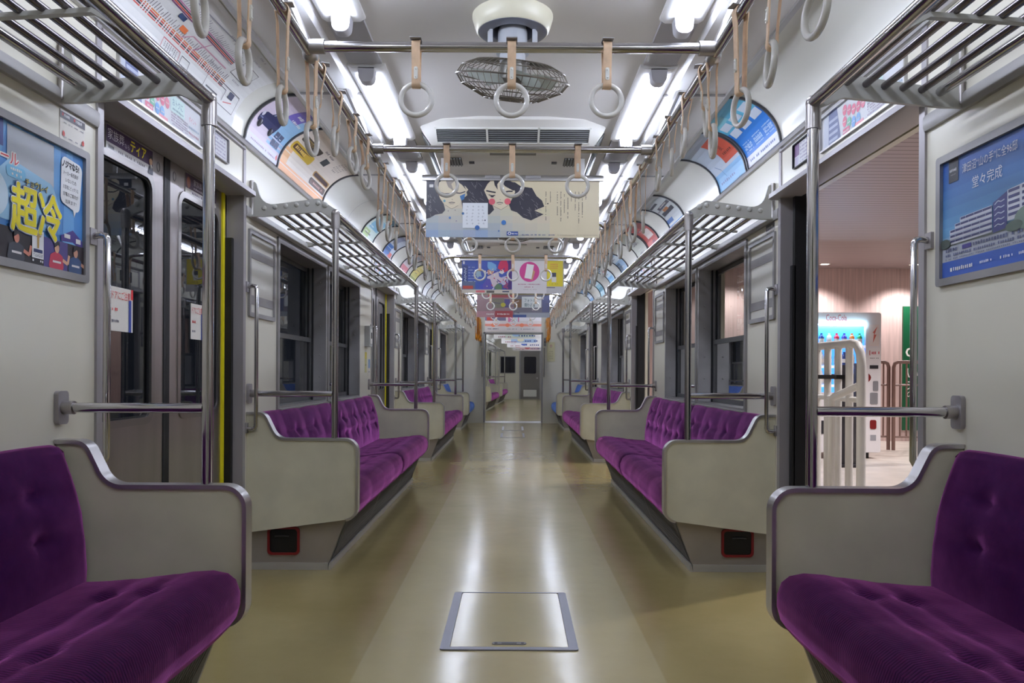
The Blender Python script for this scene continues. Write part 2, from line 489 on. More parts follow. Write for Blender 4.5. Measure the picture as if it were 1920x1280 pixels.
def car_shell(ya, yb, doors, wins, tagl, door_sides=(-1, 1)):
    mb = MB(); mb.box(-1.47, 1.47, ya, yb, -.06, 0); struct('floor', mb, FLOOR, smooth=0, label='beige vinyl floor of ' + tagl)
    mb = MB(); prof = [(-x, z) for x, z in CEILP[::-1]] + CEILP[1:]
    sheet_y(mb, prof, ya, yb); sheet_y(mb, [(-1.47, 2.46), (1.47, 2.46)], ya, yb)
    struct('ceiling', mb, CEIL, recalc=False, label='pale laminate ceiling of ' + tagl)
    for s in (-1, 1):
        holes = [(a, b, -.05, DTOP) for a, b in doors] + [(a, b, WZ0, WZ1) for a, b in wins]
        side_wall(s, ya, yb, holes, 'cream side wall of ' + tagl)
        mb = MB(); sheet_y(mb, COVEP, ya, yb, s)
        struct('trim_1' if s < 0 else 'trim_2', mb, COVE, recalc=False, label='curved white cove along the ' + SIDE[s] + ' ceiling edge')
        # upper and lower edge mouldings of the cove
        mb = MB()
        mb.prism([(1.012, 2.318), (1.034, 2.318), (1.034, 2.298), (1.012, 2.298)], 'y', ya, yb)
        mb.prism([(1.303, 2.07), (1.303, 2.10), (1.286, 2.098), (1.28, 2.085), (1.286, 2.072)], 'y', ya, yb)
        mb.mirror(s); struct('trim_3' if s < 0 else 'trim_4', mb, ALU, label='aluminium edge mouldings of the ' + SIDE[s] + ' cove')
        mb = MB()
        mb.prism([(.735, 2.316), (.835, 2.316), (.82, 2.290), (.75, 2.290)], 'y', ya, yb)
        mb.mirror(s); struct('trim_5' if s < 0 else 'trim_6', mb, TRAYM, label='white air duct strip beside the ' + SIDE[s] + ' lamps')
        # slim moulding above the windows, between the doors
        edges = [ya] + [e for d in doors for e in d] + [yb]
        mb = MB()
        for a, b in zip(edges[::2], edges[1::2]):
            mb.prism([(1.302, 1.738), (1.290, 1.740), (1.286, 1.752), (1.287, 1.782), (1.292, 1.790), (1.302, 1.792)], 'y', a if a == ya else a + .03, b if b == yb else b - .03)
        mb.mirror(s); struct('trim_7' if s < 0 else 'trim_8', mb, P('moulding_grey', (166, 164, 162), .45, .2), label='grey moulding above the ' + SIDE[s] + ' windows')

car_shell(Y0, Y1, DOORS, WINS, 'the nearer carriage')
# seams across the ceiling
mb = MB()
for y in (3.72, 5.25, 6.95, 8.6, 10.2, 11.8, 13.4):
    for s in (-1, 1):
        mb.box(s * .56, s * 1.012, y - .006, y + .006, 2.304, 2.314)
struct('trim_9', mb, ALUD, label='grey joint strips across the ceiling panels')
# arches that divide the coves
def arch_mesh(y, wd, s, off=.004):
    mb = MB(); loops = []
    for yy, o in ((y - wd / 2, .001), (y - wd / 2, off * 2), (y + wd / 2, off * 2), (y + wd / 2, .001)):
        loops.append([])
        for k in range(15):
            x, z, nx, nz = cove_at(COVELEN * k / 14); loops[-1].append((s * (x + nx * o), yy, z + nz * o))
    mb.grid(loops); return mb

for s in (-1, 1):
    mb = MB()
    for y in (6.02, 8.42, 10.42, 13.0): mb.grid([[(s * (cove_at(COVELEN * k / 14)[0] - .0015), yy, cove_at(COVELEN * k / 14)[1] - .0015) for k in range(15)] for yy in (y - .004, y + .004)])
    struct('trim_50' if s < 0 else 'trim_51', mb, ALUD, recalc=False, label='thin joint arcs across the %s cove panels' % SIDE[s])
# end walls
def end_wall(name, y0, y1, half, top, label, mat=WALL):
    mb = MB()
    prof = [(-W, -.05), (-half, -.05), (-half, top), (half, top), (half, -.05), (W, -.05), (W, 2.1)] + [(x, z) for x, z in COVEP] + CEILP[::-1][1:] + [(-x, z) for x, z in CEILP[1:]] + [(-x, z) for x, z in COVEP[::-1]] + [(-W, 2.1)]
    mb.prism(prof, 'y', y0, y1)
    return struct(name, mb, mat, smooth=0, label=label)
end_wall('wall_far', Y1, Y1 + .06, .568, 1.775, 'cream far end wall around the gangway opening')
end_wall('wall_near', Y0 - .06, Y0, .56, 1.80, 'end wall at the camera side of the carriage')
mb = MB()
for s in (-1, 1): mb.box(s * .555, s * .585, Y1 - .012, Y1 + .10, 0, 1.79)
mb.box(-.585, .585, Y1 - .012, Y1 + .10, 1.762, 1.792)
struct('trim_10', mb, ALUD, label='grey metal frame of the gangway opening')
mb = MB(); mb.box(-.585, .585, Y1 - .02, Y1 + .55, -.004, .006); struct('trim_11', mb, ALU, label='metal threshold plate of the gangway')
# gangway bellows
mb = MB()
for s in (-1, 1):
    for k in range(6):
        y = Y1 + .10 + k * .07
        mb.prism([(s * .60, y), (s * .66, y + .035), (s * .60, y + .07), (s * .62, y + .07), (s * .69, y + .035), (s * .62, y)], 'z', 0, 1.80)
mb.box(-.7, .7, Y1 + .1, Y1 + .55, 1.80, 1.83)
struct('wall_gangway', mb, P('bellows_grey', (70, 70, 74), .6), smooth=0, label='dark grey bellows of the gangway')
mb = MB()
mb.box(-.9, -.7, -.9, Y0 - .06, 0, 2); mb.box(.7, .9, -.9, Y0 - .06, 0, 2); mb.box(-.9, .9, -.9, Y0 - .06, 1.95, 2.05); mb.box(-.9, .9, -.9, Y0, -.06, 0); mb.box(-.9, .9, -1.0, -.9, 0, 2)
struct('wall_behind', mb, WALL, smooth=0, label='gangway walls behind the camera')

# ---- windows
def window_meshes():
    a, b = 0, 1.07
    fr = MB(); fr.ring_prism(rrect(a - .025, b + .025, WZ0 - .03, WZ1 + .03, .012, 2), rrect(a + .004, b - .004, WZ0 + .004, WZ1 - .004, .01, 2), 'x', W - .012, W + .142)
    sash = {}
    lo = MB(); lo.ring_prism(rrect(a + .02, b - .02, WZ0 + .006, 1.215, .004, 1), rrect(a + .05, b - .05, WZ0 + .035, 1.185, .004, 1), 'x', W + .085, W + .103)
    up = MB(); up.ring_prism(rrect(a + .02, b - .02, 1.19, WZ1 - .006, .004, 1), rrect(a + .045, b - .045, 1.215, WZ1 - .035, .004, 1), 'x', W + .112, W + .130)
    pl = MB(); pl.face([(W + .094, a + .05, WZ0 + .035), (W + .094, b - .05, WZ0 + .035), (W + .094, b - .05, 1.185), (W + .094, a + .05, 1.185)])
    pu = MB(); pu.face([(W + .121, a + .045, 1.215), (W + .121, b - .045, 1.215), (W + .121, b - .045, WZ1 - .035), (W + .121, a + .045, WZ1 - .035)])
    gd = MB()
    for y in (a + .004, b - .02): gd.box(W + .074, W + .084, y, y + .016, WZ0 + .004, WZ1 - .004)
    gd.box(W + .104, W + .111, a + .004, a + .03, WZ0 + .004, WZ1 - .004); gd.box(W + .104, W + .111, b - .03, b - .004, WZ0 + .004, WZ1 - .004)
    sill = MB(); sill.prism([(W + .002, WZ0 - .03), (W - .03, WZ0 - .03), (W - .032, WZ0 - .012), (W + .002, WZ0 - .004)], 'y', a - .025, b + .025)
    scr = MB()
    for z in (.95, 1.1, 1.3, 1.45, 1.6): scr.sphere((W + .03, b - .006, z), .006, 6)
    return fr, lo, up, pl, pu, gd, sill, scr
WM = {}
for s in (-1, 1):
    parts = window_meshes(); WM[s] = []
    for mb, nm, mt in zip(parts, ('frame', 'sash', 'sash', 'pane', 'pane', 'guide', 'sill', 'screw'), (ALUD, P('sash_grey', (84, 85, 86), .4, .4), P('sash_grey', (84, 85, 86), .4, .4), GLASS, GLASS, DARK, ALU, ALUD)):
        mb.mirror(s); WM[s].append((nm, mb.mesh(nm, mt, 40)))
wn = 0
for s in (-1, 1):
    for i, (a, b) in enumerate(WINS):
        wn += 1
        o = link('window_%d' % wn, None, None, (0, a, 0)); tag(o, '%s grey framed carriage window on the %s wall from the camera' % (ORD[i], SIDE[s]), None, None, 'structure')
        for nm, me in WM[s]: part(nm, me, None, o)

# ---- doors
def door_frame(s, a, b, label):
    mb = MB()
    for y in (a - .035, b):
        yy = y + .004 if y < a else y - .004; mb.box(W - .008, W + .075, yy, yy + .035, 0, 1.84)
        mb.box(W - .006, W + .002, y, y + .03, 1.84, 2.09)
    mb.prism([(W + .002, 1.893), (W - .05, 1.856), (W - .052, 1.834), (W - .04, 1.828), (W + .076, 1.828), (W + .076, 1.85)], 'y', a - .04, b + .04)
    mb.prism([(W + .002, 2.062), (W - .012, 2.06), (W - .012, 2.052), (W + .002, 2.048)], 'y', a - .01, b + .01)
    mb.mirror(s)
    o = struct('trim_%d' % door_frame.n, mb, JAMB, label=label); door_frame.n += 1
    mb = MB(); mb.box(W - .012, W + .14, a - .03, b + .03, -.002, .008); mb.mirror(s)
    struct('trim_%d' % door_frame.n, mb, ALU, label='metal sill plate of ' + label.split(' of ')[-1]); door_frame.n += 1
door_frame.n = 12
def leaf(parent, a, b, win, s, meeting, front):
    """one sliding leaf between a and b (local y), window win, 'meeting' edge y gets the black seal"""
    x0, x1 = W + .078, W + .106
    mb = MB(); mb.ring_prism(rrect(a, b, .008, 1.875, .003, 5), rrect(win[0], win[1], .80, 1.716, .05, 5), 'x', x0, x1); mb.mirror(s)
    L = part('door_leaf', mb, DOORM, parent)
    mb = MB(); mb.ring_prism(rrect(win[0] - .02, win[1] + .02, .78, 1.736, .065, 5), rrect(win[0] + .006, win[1] - .006, .806, 1.71, .046, 5), 'x', x0 - .004, x1 + .002); mb.mirror(s)
    part('window_rim', mb, STEEL, L)
    mb = MB(); mb.ring_prism(rrect(win[0] - .001, win[1] + .001, .799, 1.717, .05, 5), rrect(win[0] + .012, win[1] - .012, .812, 1.704, .04, 5), 'x', x0 + .004, x1 - .006); mb.mirror(s)
    part('gasket', mb, DARK, L)
    mb = MB(); mb.face([(x0 + .012, y, z) for y, z in rrect(win[0], win[1], .80, 1.716, .05, 5)]); mb.mirror(s)
    part('pane', mb, DGLASS, L)
    mb = MB(); mb.box(x0 - .003, x1 + .003, meeting - .014, meeting + .014, .01, 1.872); mb.mirror(s)
    part('rubber_seal', mb, DARK, L)
    return L
dn = 0
for i, (a, b) in enumerate(DOORS):
    m = (a + b) / 2
    for s in (-1, 1):
        dn += 1
        door_frame(s, a, b, 'stainless frame of the %s %s doorway' % (ORD[i], SIDE[s]))
        o = link('door_%d' % dn, None, None, (0, 0, 0))
        if s < 0:
            tag(o, '%s pair of closed stainless sliding doors on the left wall' % ORD[i], None, None, 'structure')
            L1 = leaf(o, a - .01, m - .012, (a + .10, m - .125), s, m - .012, True)
            L2 = leaf(o, m + .012, b + .01, (m + .125, b - .10), s, m + .012, True)
            mb = MB(); mb.box(W + .070, W + .079, b - .062, b - .036, .01, 1.86).mirror(s); part('warning_strip', mb, YELL, L2, 'yellow warning strip')
            mb = MB(); mb.box(W + .040, W + .079, b - .030, b + .002, .01, 1.62).mirror(s); part('jamb_seal', mb, DARK, o)
            for y in (m - .075, m + .07):
                mb = MB(); mb.tube([(-(W + .0775), y + .012 * cos(t), 1.775 + .018 * sin(t)) for t in [2 * pi * k / 16 for k in range(16)]], .0025, 6, closed=True); part('lock_mark', mb, ALUD, L1 if y < m else L2)
        else:
            tag(o, '%s pair of open sliding doors on the right wall, leaves in their pockets' % ORD[i], None, None, 'structure')
            for y0, y1, e in ((b - .035, b + .40, b - .05), (a - .40, a + .035, a + .05)):
                mb = MB(); mb.box(W + .078, W + .106, min(y0, y1), max(y0, y1), .008, 1.87); L = part('door_leaf', mb, DOORM, o)
                mb = MB(); mb.box(W + .045, W + .125, min(e, e + (.028 if e > m else -.028)), max(e, e + (.028 if e > m else -.028)), .01, 1.86); part('rubber_seal', mb, DARK, L)  # black block covers the rubber edge plus the shaded pocket interior
                mb = MB(); mb.box(W + .034, W + .05, min(e, e + (.03 if e > m else -.03)) , max(e, e + (.03 if e > m else -.03)), .01, 1.5); part('guide_strip', mb, DARK, L)

# vertical grab handles beside the doors
hn = {-1: 0, 1: 0}
def grab_handle(s, y, label):
    t = thing('grab_rail', label, 'grab rail', (s * W, y, 1.05), group='door grab rails')
    mb = MB(); X = .052
    mb.tube([(0, 0, .345), (-.03, 0, .35), (-X + .006, 0, .347), (-X, 0, .335), (-X, 0, -.335), (-X + .006, 0, -.347), (-.03, 0, -.35), (0, 0, -.345)], .0105, 10)
    mb.mirror(s); part('bar', mb, CHROME, t)
    for z in (.345, -.345):
        mb = MB(); mb.box(-.010, .002, -.018, .018, z - .025, z + .025).mirror(s); part('flange', mb, JAMB, t, bevel=.003)
for i, (a, b) in enumerate(DOORS):
    for s in (-1, 1):
        grab_handle(s, a - .055, 'vertical steel grab rail at the near edge of the %s %s doorway' % (ORD[i], SIDE[s]))
        grab_handle(s, b + .055, 'vertical steel grab rail at the far edge of the %s %s doorway' % (ORD[i], SIDE[s]))

# ------------------------------------------------------------------ benches
PROF_PANEL = round_poly([(1.299, .775), (1.215, .775), (1.152, .648), (.757, .648), (.757, .262), (1.299, .19)], [0, .045, .075, .06, .06, 0], 8)
def panel_mb(y, th=.034):
    return MB().prism(PROF_PANEL, 'y', y - th / 2, y + th / 2)
def panel_trim(y, th=.05):
    pts = PROF_PANEL[:]                       # open path from wall top round the front to the bottom corner
    mb = MB(); n = len(pts); rows = []
    for i, p in enumerate(pts):
        a = Vector(pts[max(0, i - 1)]); b = Vector(pts[min(n - 1, i + 1)]); t = (b - a).normalized(); nrm = Vector((t.y, -t.x))
        if i == 0: nrm = Vector((0, 1))
        c = Vector(p)
        o_, i_ = c + nrm * .007, c - nrm * .005
        rows.append([(i_.x, y - th / 2, i_.y), (o_.x, y - th / 2, o_.y), (o_.x, y + th / 2, o_.y), (i_.x, y + th / 2, i_.y), (i_.x, y - th / 2, i_.y)])
    last = len(rows) - 1
    mb.grid(rows[:last])
    bmesh.ops.remove_doubles(mb.bm, verts=mb.bm.verts, dist=.0001)
    return mb
SEATP = [(1.235, .36), (1.20, .388), (1.12, .392), (1.04, .400), (.96, .410), (.89, .420), (.83, .424), (.79, .416), (.765, .396), (.752, .36), (.752, .325), (.762, .29), (.782, .262), (.81, .248), (.86, .246)]
BACKP = [(1.19, .35), (1.185, .42), (1.19, .50), (1.20, .58), (1.218, .65), (1.24, .71), (1.256, .75), (1.27, .768), (1.288, .772), (1.297, .765)][::-1]
def cushion(prof, y0, y1, persons, tufts, bulge, sub=4, ease=.05):
    """grid along a profile; persons humps along y, button dimples at given profile positions"""
    path = []
    for (a, b), (c, d) in zip(prof, prof[1:]):
        for k in range(sub): path.append((a + (c - a) * k / sub, b + (d - b) * k / sub))
    path.append(prof[-1])
    acc = [0]
    for p, q in zip(path, path[1:]): acc.append(acc[-1] + math.hypot(q[0] - p[0], q[1] - p[1]))
    T = acc[-1]; L = y1 - y0; n = max(12, int(L / .022)); wd = L / persons
    ys = sorted({0, .003, .008, .015, .024, .034, L, L - .003, L - .008, L - .015, L - .024, L - .034} | {.045 + (L - .09) * j / n for j in range(n + 1)})
    rows = []
    for y in ys:
        row = []
        e = min(y, L - y); edge = 1 if e > ease else sqrt(max(0, 1 - (1 - e / ease) ** 2))
        ph = min(.9999, y / wd / 1.0) % 1 if persons == 1 else (y / wd) % 1
        for i, p in enumerate(path):
            a = path[max(0, i - 1)]; b = path[min(len(path) - 1, i + 1)]
            tx, tz = b[0] - a[0], b[1] - a[1]; q = math.hypot(tx, tz) or 1; nx, nz = -tz / q, tx / q
            t = acc[i] / T
            h = bulge * (abs(sin(pi * ph)) ** .7 * min(1, e / .1) - .4) * sin(pi * min(1, max(0, t))) ** .5
            for tt, off in tufts:
                dy = min(abs(ph - off), 1 - abs(ph - off)) * wd; dt = (t - tt) * T
                h -= (.016 * math.exp(-(dy * dy + dt * dt) / (2 * .022 ** 2)) + .008 * math.exp(-(dt * dt) / (2 * .010 ** 2))) * min(1, e / .12)
            h -= (1 - edge) * .028
            row.append((min(1.298, p[0] + nx * -h), y0 + y, p[1] + nz * -h))
        rows.append(row)
    mb = MB(); V = mb.grid(rows)
    for r in (V[0], V[-1]):
        try: mb.bm.faces.new(r)
        except ValueError: pass
    return mb
def orient(prof):
    return prof
BASEP = [(1.298, .0), (.905, .0), (.905, .03), (.818, .262), (1.298, .262)]
def grille_mb(y0, y1):
    """crossing diagonal bars on the slanted kick face"""
    mb = MB(); A = Vector((.897, .045)); B = Vector((.823, .245)); d = (B - A); Lv = d.length; d.normalize(); nrm = Vector((-d.y, d.x))
    if nrm.x > 0: nrm = -nrm
    pitch = .026; wd = .0036; sl = .55
    def pt(u, v, q): p = A + d * v + nrm * q; return (p.x, u, p.y)
    span = Lv * sl
    for fam in (1, -1):
        u = y0 + .04
        while u < y1 - .04 - span:
            ua, ub = (u, u + span) if fam > 0 else (u + span, u)
            q0, q1 = (.0, .0035) if fam > 0 else (.0, .003)
            v = [mb.bm.verts.new(pt(uu + du, vv, q)) for q in (q0, q1) for (uu, vv, du) in ((ua, 0, -wd / 2), (ua, 0, wd / 2), (ub, Lv, wd / 2), (ub, Lv, -wd / 2))]
            for f in ((4, 5, 6, 7), (0, 1, 5, 4), (2, 3, 7, 6), (1, 2, 6, 5), (0, 4, 7, 3)): mb.bm.faces.new([v[k] for k in f])
            u += pitch
    return mb
def bench(s, y0, y1, modules, persons, mat, label, near=True, far=True, cock=True, fine=True):
    t = thing('bench_seat', label, 'seat', (0, y0, 0)); L = y1 - y0
    def p(name, mb, m, par=t, **k): return part(name, mb.mirror(s), m, par, **k)
    for on, y in ((near, 0), (far, L)):
        if on:
            q = p('side_panel', panel_mb(y), PANEL); p('edge_trim', panel_trim(y), P('panel_trim_metal', (200, 198, 198), .3, .9), q)
    gap = .02; mw = (L - 2 * gap) / modules
    for k in range(modules):
        a = gap + k * mw + .002; b = a + mw - .004
        p('seat_cushion', cushion(SEATP, a, b, persons, [(.30, .5), (.46, .5)], .007), mat, smooth=60)
        p('backrest', cushion(BACKP, a, b, persons, [(.34, .5), (.60, .5)], .012), PURPLEB if mat is PURPLE else mat, smooth=60)
    a, b = .03, L - .03
    q = p('seat_base', MB().prism(BASEP, 'y', a, b), BASEM, bevel=.002)
    mb = MB(); mb.prism([(.9, .04), (.82, .25), (.8215, .2505), (.9015, .0405)], 'y', a + .03, b - .03); mb.shift(-.002, 0, 0); p('grille_backing', mb, BLACK, q)
    g = grille_mb(a, b); p('kick_grille', g, P('grille_metal', (104, 98, 90), .45, .4), q, kind='stuff')
    mb = MB(); 
    mb.prism([(.905, 0), (.893, 0), (.889, .036), (.898, .036)], 'y', a - .012, b + .012)
    for y in (a - .012, b): mb.box(.905, 1.298, y, y + .012, 0, .034)
    p('kick_trim', mb, P('kick_trim_metal', (196, 194, 190), .4, .5))
    mb = MB()
    for k in range(1, max(2, int(L / .8))):
        yy = a + (b - a) * k / max(2, int(L / .8)); mb.prism([(.897, .04), (.817, .252), (.822, .252), (.902, .04)], 'y', yy - .02, yy + .02); mb.shift(-.0, 0, 0)
    p('grille_post', mb, BASEM, q)
    if cock:
        c = p('emergency_cock_recess', MB().ring_prism(rrect(1.047, 1.207, .072, .212, .022, 4), rrect(1.059, 1.195, .084, .200, .016, 4), 'y', a - .010, a + .003), RED, label='red rimmed black recess in the seat base end')
        p('recess_back', MB().prism(rrect(1.05, 1.204, .075, .208, .02, 4), 'y', a - .004, a - .002), BLACK, c)
        mb = MB(); mb.tube([(1.10, a - .007, .165), (1.12, a - .012, .168), (1.15, a - .012, .168), (1.17, a - .007, .165)], .004, 6); p('recess_handle', mb, P('dark_lever', (50, 48, 50), .4), c)
    return t
SPANS = [(2.25 - 1.87, 2.25, 1, 4), (3.85, 7.05, 2, 4), (8.65, 11.85, 2, 4), (13.55, 15.37, 1, 4)]
for s in (-1, 1):
    bench(s, *SPANS[0], PURPLE, 'nearest purple moquette bench on the %s side, cut by the photo edge' % SIDE[s], near=False, cock=False)
    bench(s, *SPANS[1], PURPLE, 'second purple moquette bench on the %s side, between the first two doors' % SIDE[s])
    bench(s, *SPANS[2], PURPLE, 'third purple moquette bench on the %s side, beyond the second door' % SIDE[s])
    bench(s, *SPANS[3], BLUE, 'blue priority bench at the far end on the %s side' % SIDE[s], far=False)

# ------------------------------------------------------------------ luggage racks with their poles
XP = .871
ROD = [(1.226 - k * .0532, 1.789 + k * .0052) for k in range(6)]
BRK = round_poly([(1.290, 1.918), (1.268, 1.918), (1.235, 1.80), (.955, 1.838), (.885, 1.792), (.856, 1.775), (.858, 1.745), (.884, 1.742), (.95, 1.772), (1.235, 1.746), (1.290, 1.746)], [0, .02, .07, .02, .03, .01, .01, .01, .03, .02, 0], 5)
def rack(s, y0, y1, label, near=True, far=True):
    t = thing('luggage_rack', label, 'luggage rack', (0, y0, 0), group='luggage racks above the benches'); L = y1 - y0
    def p(name, mb, m, par=t, **k): return part(name, mb.mirror(s), m, par, **k)
    a, b = (.0 if near else -.0), L
    for i, (x, z) in enumerate(ROD): p('rod', MB().cyl((x, .012, z), (x, L - .012, z), .0105 if i else .0135, 10), RODM if i else CHROME)
    mb = MB(); mb.cyl((XP, 0, 1.762), (XP, L, 1.762), .0185, 16); p('front_rail', mb, CHROME)
    ends = ([0.012] if near else []) + ([L - .012] if far else [])
    for y in ends:
        q = p('end_bracket', MB().prism(BRK, 'y', y - .007, y + .007), RACKP, bevel=.002)
        o = -1 if y < L / 2 else 1
        for x, z in ROD: p('bolt', MB().sphere((x, y + o * .008, z), .0125, 10, (1, .55, 1)), RACKP, q)
        p('bolt', MB().sphere((.925, y + o * .008, 1.806), .015, 10, (1, .5, 1)), RACKP, q)
        p('wall_mount', MB().cyl((1.288, y, 1.755), (1.288, y, 1.925), .011, 10), STEEL, q)
    n = max(2, round(L / .53))
    for k in range(1, n):
        y = L * k / n
        mb = MB(); mb.prism([(1.262, 1.776), (1.262, 1.786), (.955, 1.806), (.885, 1.768), (.885, 1.756), (.955, 1.794)], 'y', y - .009, y + .009); p('cross_bar', mb, RACKP)
        if k % 2 == 0:
            mb = MB(); mb.prism([(1.30, 1.80), (1.255, 1.792), (1.255, 1.772), (1.30, 1.765)], 'y', y - .012, y + .012); p('wall_bracket', mb, RACKP)
    return t
def pole(s, y, label, bar=True):
    t = thing('grab_pole', label, 'pole', (s * XP, y, .656), group='stainless poles at the bench ends')
    def p(name, mb, m, par=t, **k): return part(name, mb.mirror(s), m, par, **k)
    p('upright', MB().cyl((0, 0, 0), (0, 0, 1.085), .0165, 16), CHROME)
    mb = MB(); mb.cyl((0, 0, 1.03), (0, 0, 1.10), .0215, 16); mb.sphere((0, 0, 1.106), .0225, 14); p('elbow', mb, STEEL)
    if bar:
        q = p('side_bar', MB().cyl((.012, 0, .217), (W - XP - .02, 0, .217), .0145, 14), CHROME)
        mb = MB(); mb.cyl((W - XP - .045, 0, .217), (W - XP - .012, 0, .217), .0195, 14); p('collar', mb, STEEL, q)
        mb = MB(); mb.prism(rrect(-.026, .026, .169, .265, .012, 4), 'x', W - XP - .014, W - XP); p('flange', mb, JAMB, q)
names = ['nearest', 'second', 'third', 'far end']
for s in (-1, 1):
    for i, (a, b, _, _) in enumerate(SPANS):
        rack(s, a, b, '%s tubular steel luggage rack above the %s benches' % (names[i], SIDE[s]), near=i > 0, far=i < 3)
    for k, (y, l) in enumerate([(2.25, 'at the far end of the nearest %s bench'), (3.85, 'at the near end of the second %s bench'), (7.05, 'at the far end of the second %s bench'),
                 (8.65, 'at the near end of the third %s bench'), (11.85, 'at the far end of the third %s bench'), (13.55, 'at the near end of the blue %s bench')]):
        pole(s, y, 'stainless grab pole ' + l % SIDE[s])

# ------------------------------------------------------------------ ceiling: lamps
def lamp(s, y0, label, length=1.05):
    t = thing('fluorescent_lamp', label, 'lamp', (s * .632, y0, 2.312), group='fluorescent lamps along the ceiling')
    mb = MB(); mb.prism([(-.082, 0), (-.082, -.010), (-.062, -.022), (.062, -.022), (.082, -.010), (.082, 0)], 'y', 0, length); part('tray', mb, TRAYM, t)
    mb = MB(); mb.cyl((0, .05, -.052), (0, length - .05, -.052), .0165, 14); part('tube', mb, TUBEM, t)
    for y, o in ((.0, 1), (length, -1)):
        mb = MB(); mb.prism(round_poly([(-.036, -.018), (.036, -.018), (.030, -.080), (-.030, -.080)], [.004, .004, .026, .026], 5), 'y', min(y, y + o * .055), max(y, y + o * .055)); part('socket', mb, SOCK, t, bevel=.003)
    return t
LY = [1.87 + 1.49 * k for k in range(-1, 9)]
for s in (-1, 1):
    for k, y in enumerate(LY):
        lamp(s, y, '%s white fluorescent tube lamp from the camera in the %s ceiling row' % (ORD[k], SIDE[s]))
    mb = MB()
    for y in LY[:-1]: mb.box(s * .56, s * .70, y + 1.07, y + 1.47, 2.300, 2.314)
    struct('trim_%d' % (40 + (s > 0)), mb, P('lamp_gap_plate', (176, 176, 180), .4), label='grey plates between the %s lamps' % SIDE[s])

# ------------------------------------------------------------------ ceiling: rails, bars, straps
RZ, RX = 1.98, .635
for s in (-1, 1):
    t = thing('strap_rail', 'long polished strap rail running along the %s ceiling' % SIDE[s], 'rail', (s * RX, Y0, RZ))
    part('rail', MB().cyl((0, .01, 0), (0, Y1 - Y0 - .01, 0), .0165, 14), CHROME, t)
    for y in (1.0, 2.46, 3.62, 5.30, 6.90, 8.6, 10.1, 11.9, 13.4, 14.9):
        mb = MB(); yy = y - Y0
        mb.tube([(0, yy, 0), (.02, yy, .06), (.07, yy, .17), (.13, yy, .30), (.15, yy, .34)], [.017, .014, .013, .013, .02], 8); mb.mirror(s)
        part('hanger', mb, ALU, t)
        mb = MB(); mb.sphere((0, yy, 0), .026, 12, (1, 1.5, 1)); part('joint', mb, ALU, t)
BARS = [2.40, 3.49, 5.30, 6.90, 8.60, 10.10, 11.90, 13.40]
for k, y in enumerate(BARS):
    t = thing('strap_crossbar', '%s crossbar from the camera, polished, spanning the ceiling with three straps' % ORD[k], 'bar', (0, y, RZ))
    if k < 2:
        part('bar', MB().cyl((-.60, 0, 0), (.60, 0, 0), .0155, 14), CHROME, t)
        for s in (-1, 1): part('collar', MB().cyl((s * .575, 0, 0), (s * .622, 0, 0), .022, 14), ALU, t)
    else:
        pts = [(-.622, 0, -.004), (-.60, 0, .015), (-.56, 0, .026), (-.5, 0, .03)]
        part('bar', MB().tube(pts + [(-x, y_, z) for x, y_, z in pts[::-1]], .015, 12), CHROME, t)

def strap_meshes(drop, mat, width=.026, tag_='', flare=0):
    zc = -(drop - .047); rr = .0105; R = .0178
    path = []
    for k in range(9):
        a = radians(-15 + 210 * k / 8); path.append((R * cos(a), R * sin(a)))
    path += [(-.013, -.035), (-.008 - flare, (zc - .02) * .55), (-.0095, zc + .022)]
    for k in range(7):
        a = radians(170 + 200 * k / 6); path.append((rr * cos(a), zc + rr * sin(a)))
    path += [(.0095, zc + .022), (.008 + flare, (zc - .02) * .55), (.013, -.035)]
    n = len(path); th = .0028; mb = MB(); loops = []
    c = []
    for i, p in enumerate(path):
        a, b = path[i - 1], path[(i + 1) % n]; tx, tz = b[0] - a[0], b[1] - a[1]; q = math.hypot(tx, tz); c.append((tz / q, -tx / q))
    for off, y in ((0, -width / 2), (th, -width / 2), (th, width / 2), (0, width / 2)):
        loops.append([mb.bm.verts.new((p[0] + c[i][0] * off, y, p[1] + c[i][1] * off)) for i, p in enumerate(path)])
    for A, B in zip(loops, loops[1:] + loops[:1]):
        for i in range(n): mb.bm.faces.new((A[i], A[(i + 1) % n], B[(i + 1) % n], B[i]))
    st = mb.mesh('strap', mat, 50)
    ri = MB().torus((0, 0, -drop), .0475, .0083, 'yz', 32, 10).mesh('ring', RINGP if mat is STRAP else mat, 180)
    zb = (zc - .02) * .62
    mb = MB(); mb.prism(rrect(-.006, .006, zb - .019, zb + .019, .005, 3), 'x', .0085 + flare, .0145 + flare)
    mb.sphere((.0145 + flare, 0, zb + .012), .003, 6); mb.sphere((.0145 + flare, 0, zb - .012), .003, 6)
    bu = mb.mesh('buckle', WHITEP, 40)
    mb = MB(); mb.box(-.03, .03, -.017, .017, .0175, .0205); cl = mb.mesh('saddle_clip', ALUD, 40)
    return st, ri, bu, cl
SM = {'long': strap_meshes(.262, STRAP, flare=.003), 'short': strap_meshes(.162, STRAP), 'orange': strap_meshes(.36, ORANGE, .075, flare=.008)}
rs = random.Random(11)
def strap(kind, loc, rz, label, group, swing=True):
    t = thing('hand_strap', label, 'strap', loc, rz, group)
    if swing: t.matrix_world = t.matrix_world @ Matrix.Rotation(radians(rs.uniform(-4, 4)), 4, 'Y') @ Matrix.Rotation(radians(rs.uniform(-13, 13)), 4, 'Z')
    for nm, me in zip(('strap', 'ring', 'buckle', 'saddle_clip'), SM[kind]): part(nm, me, None, t)
    return t
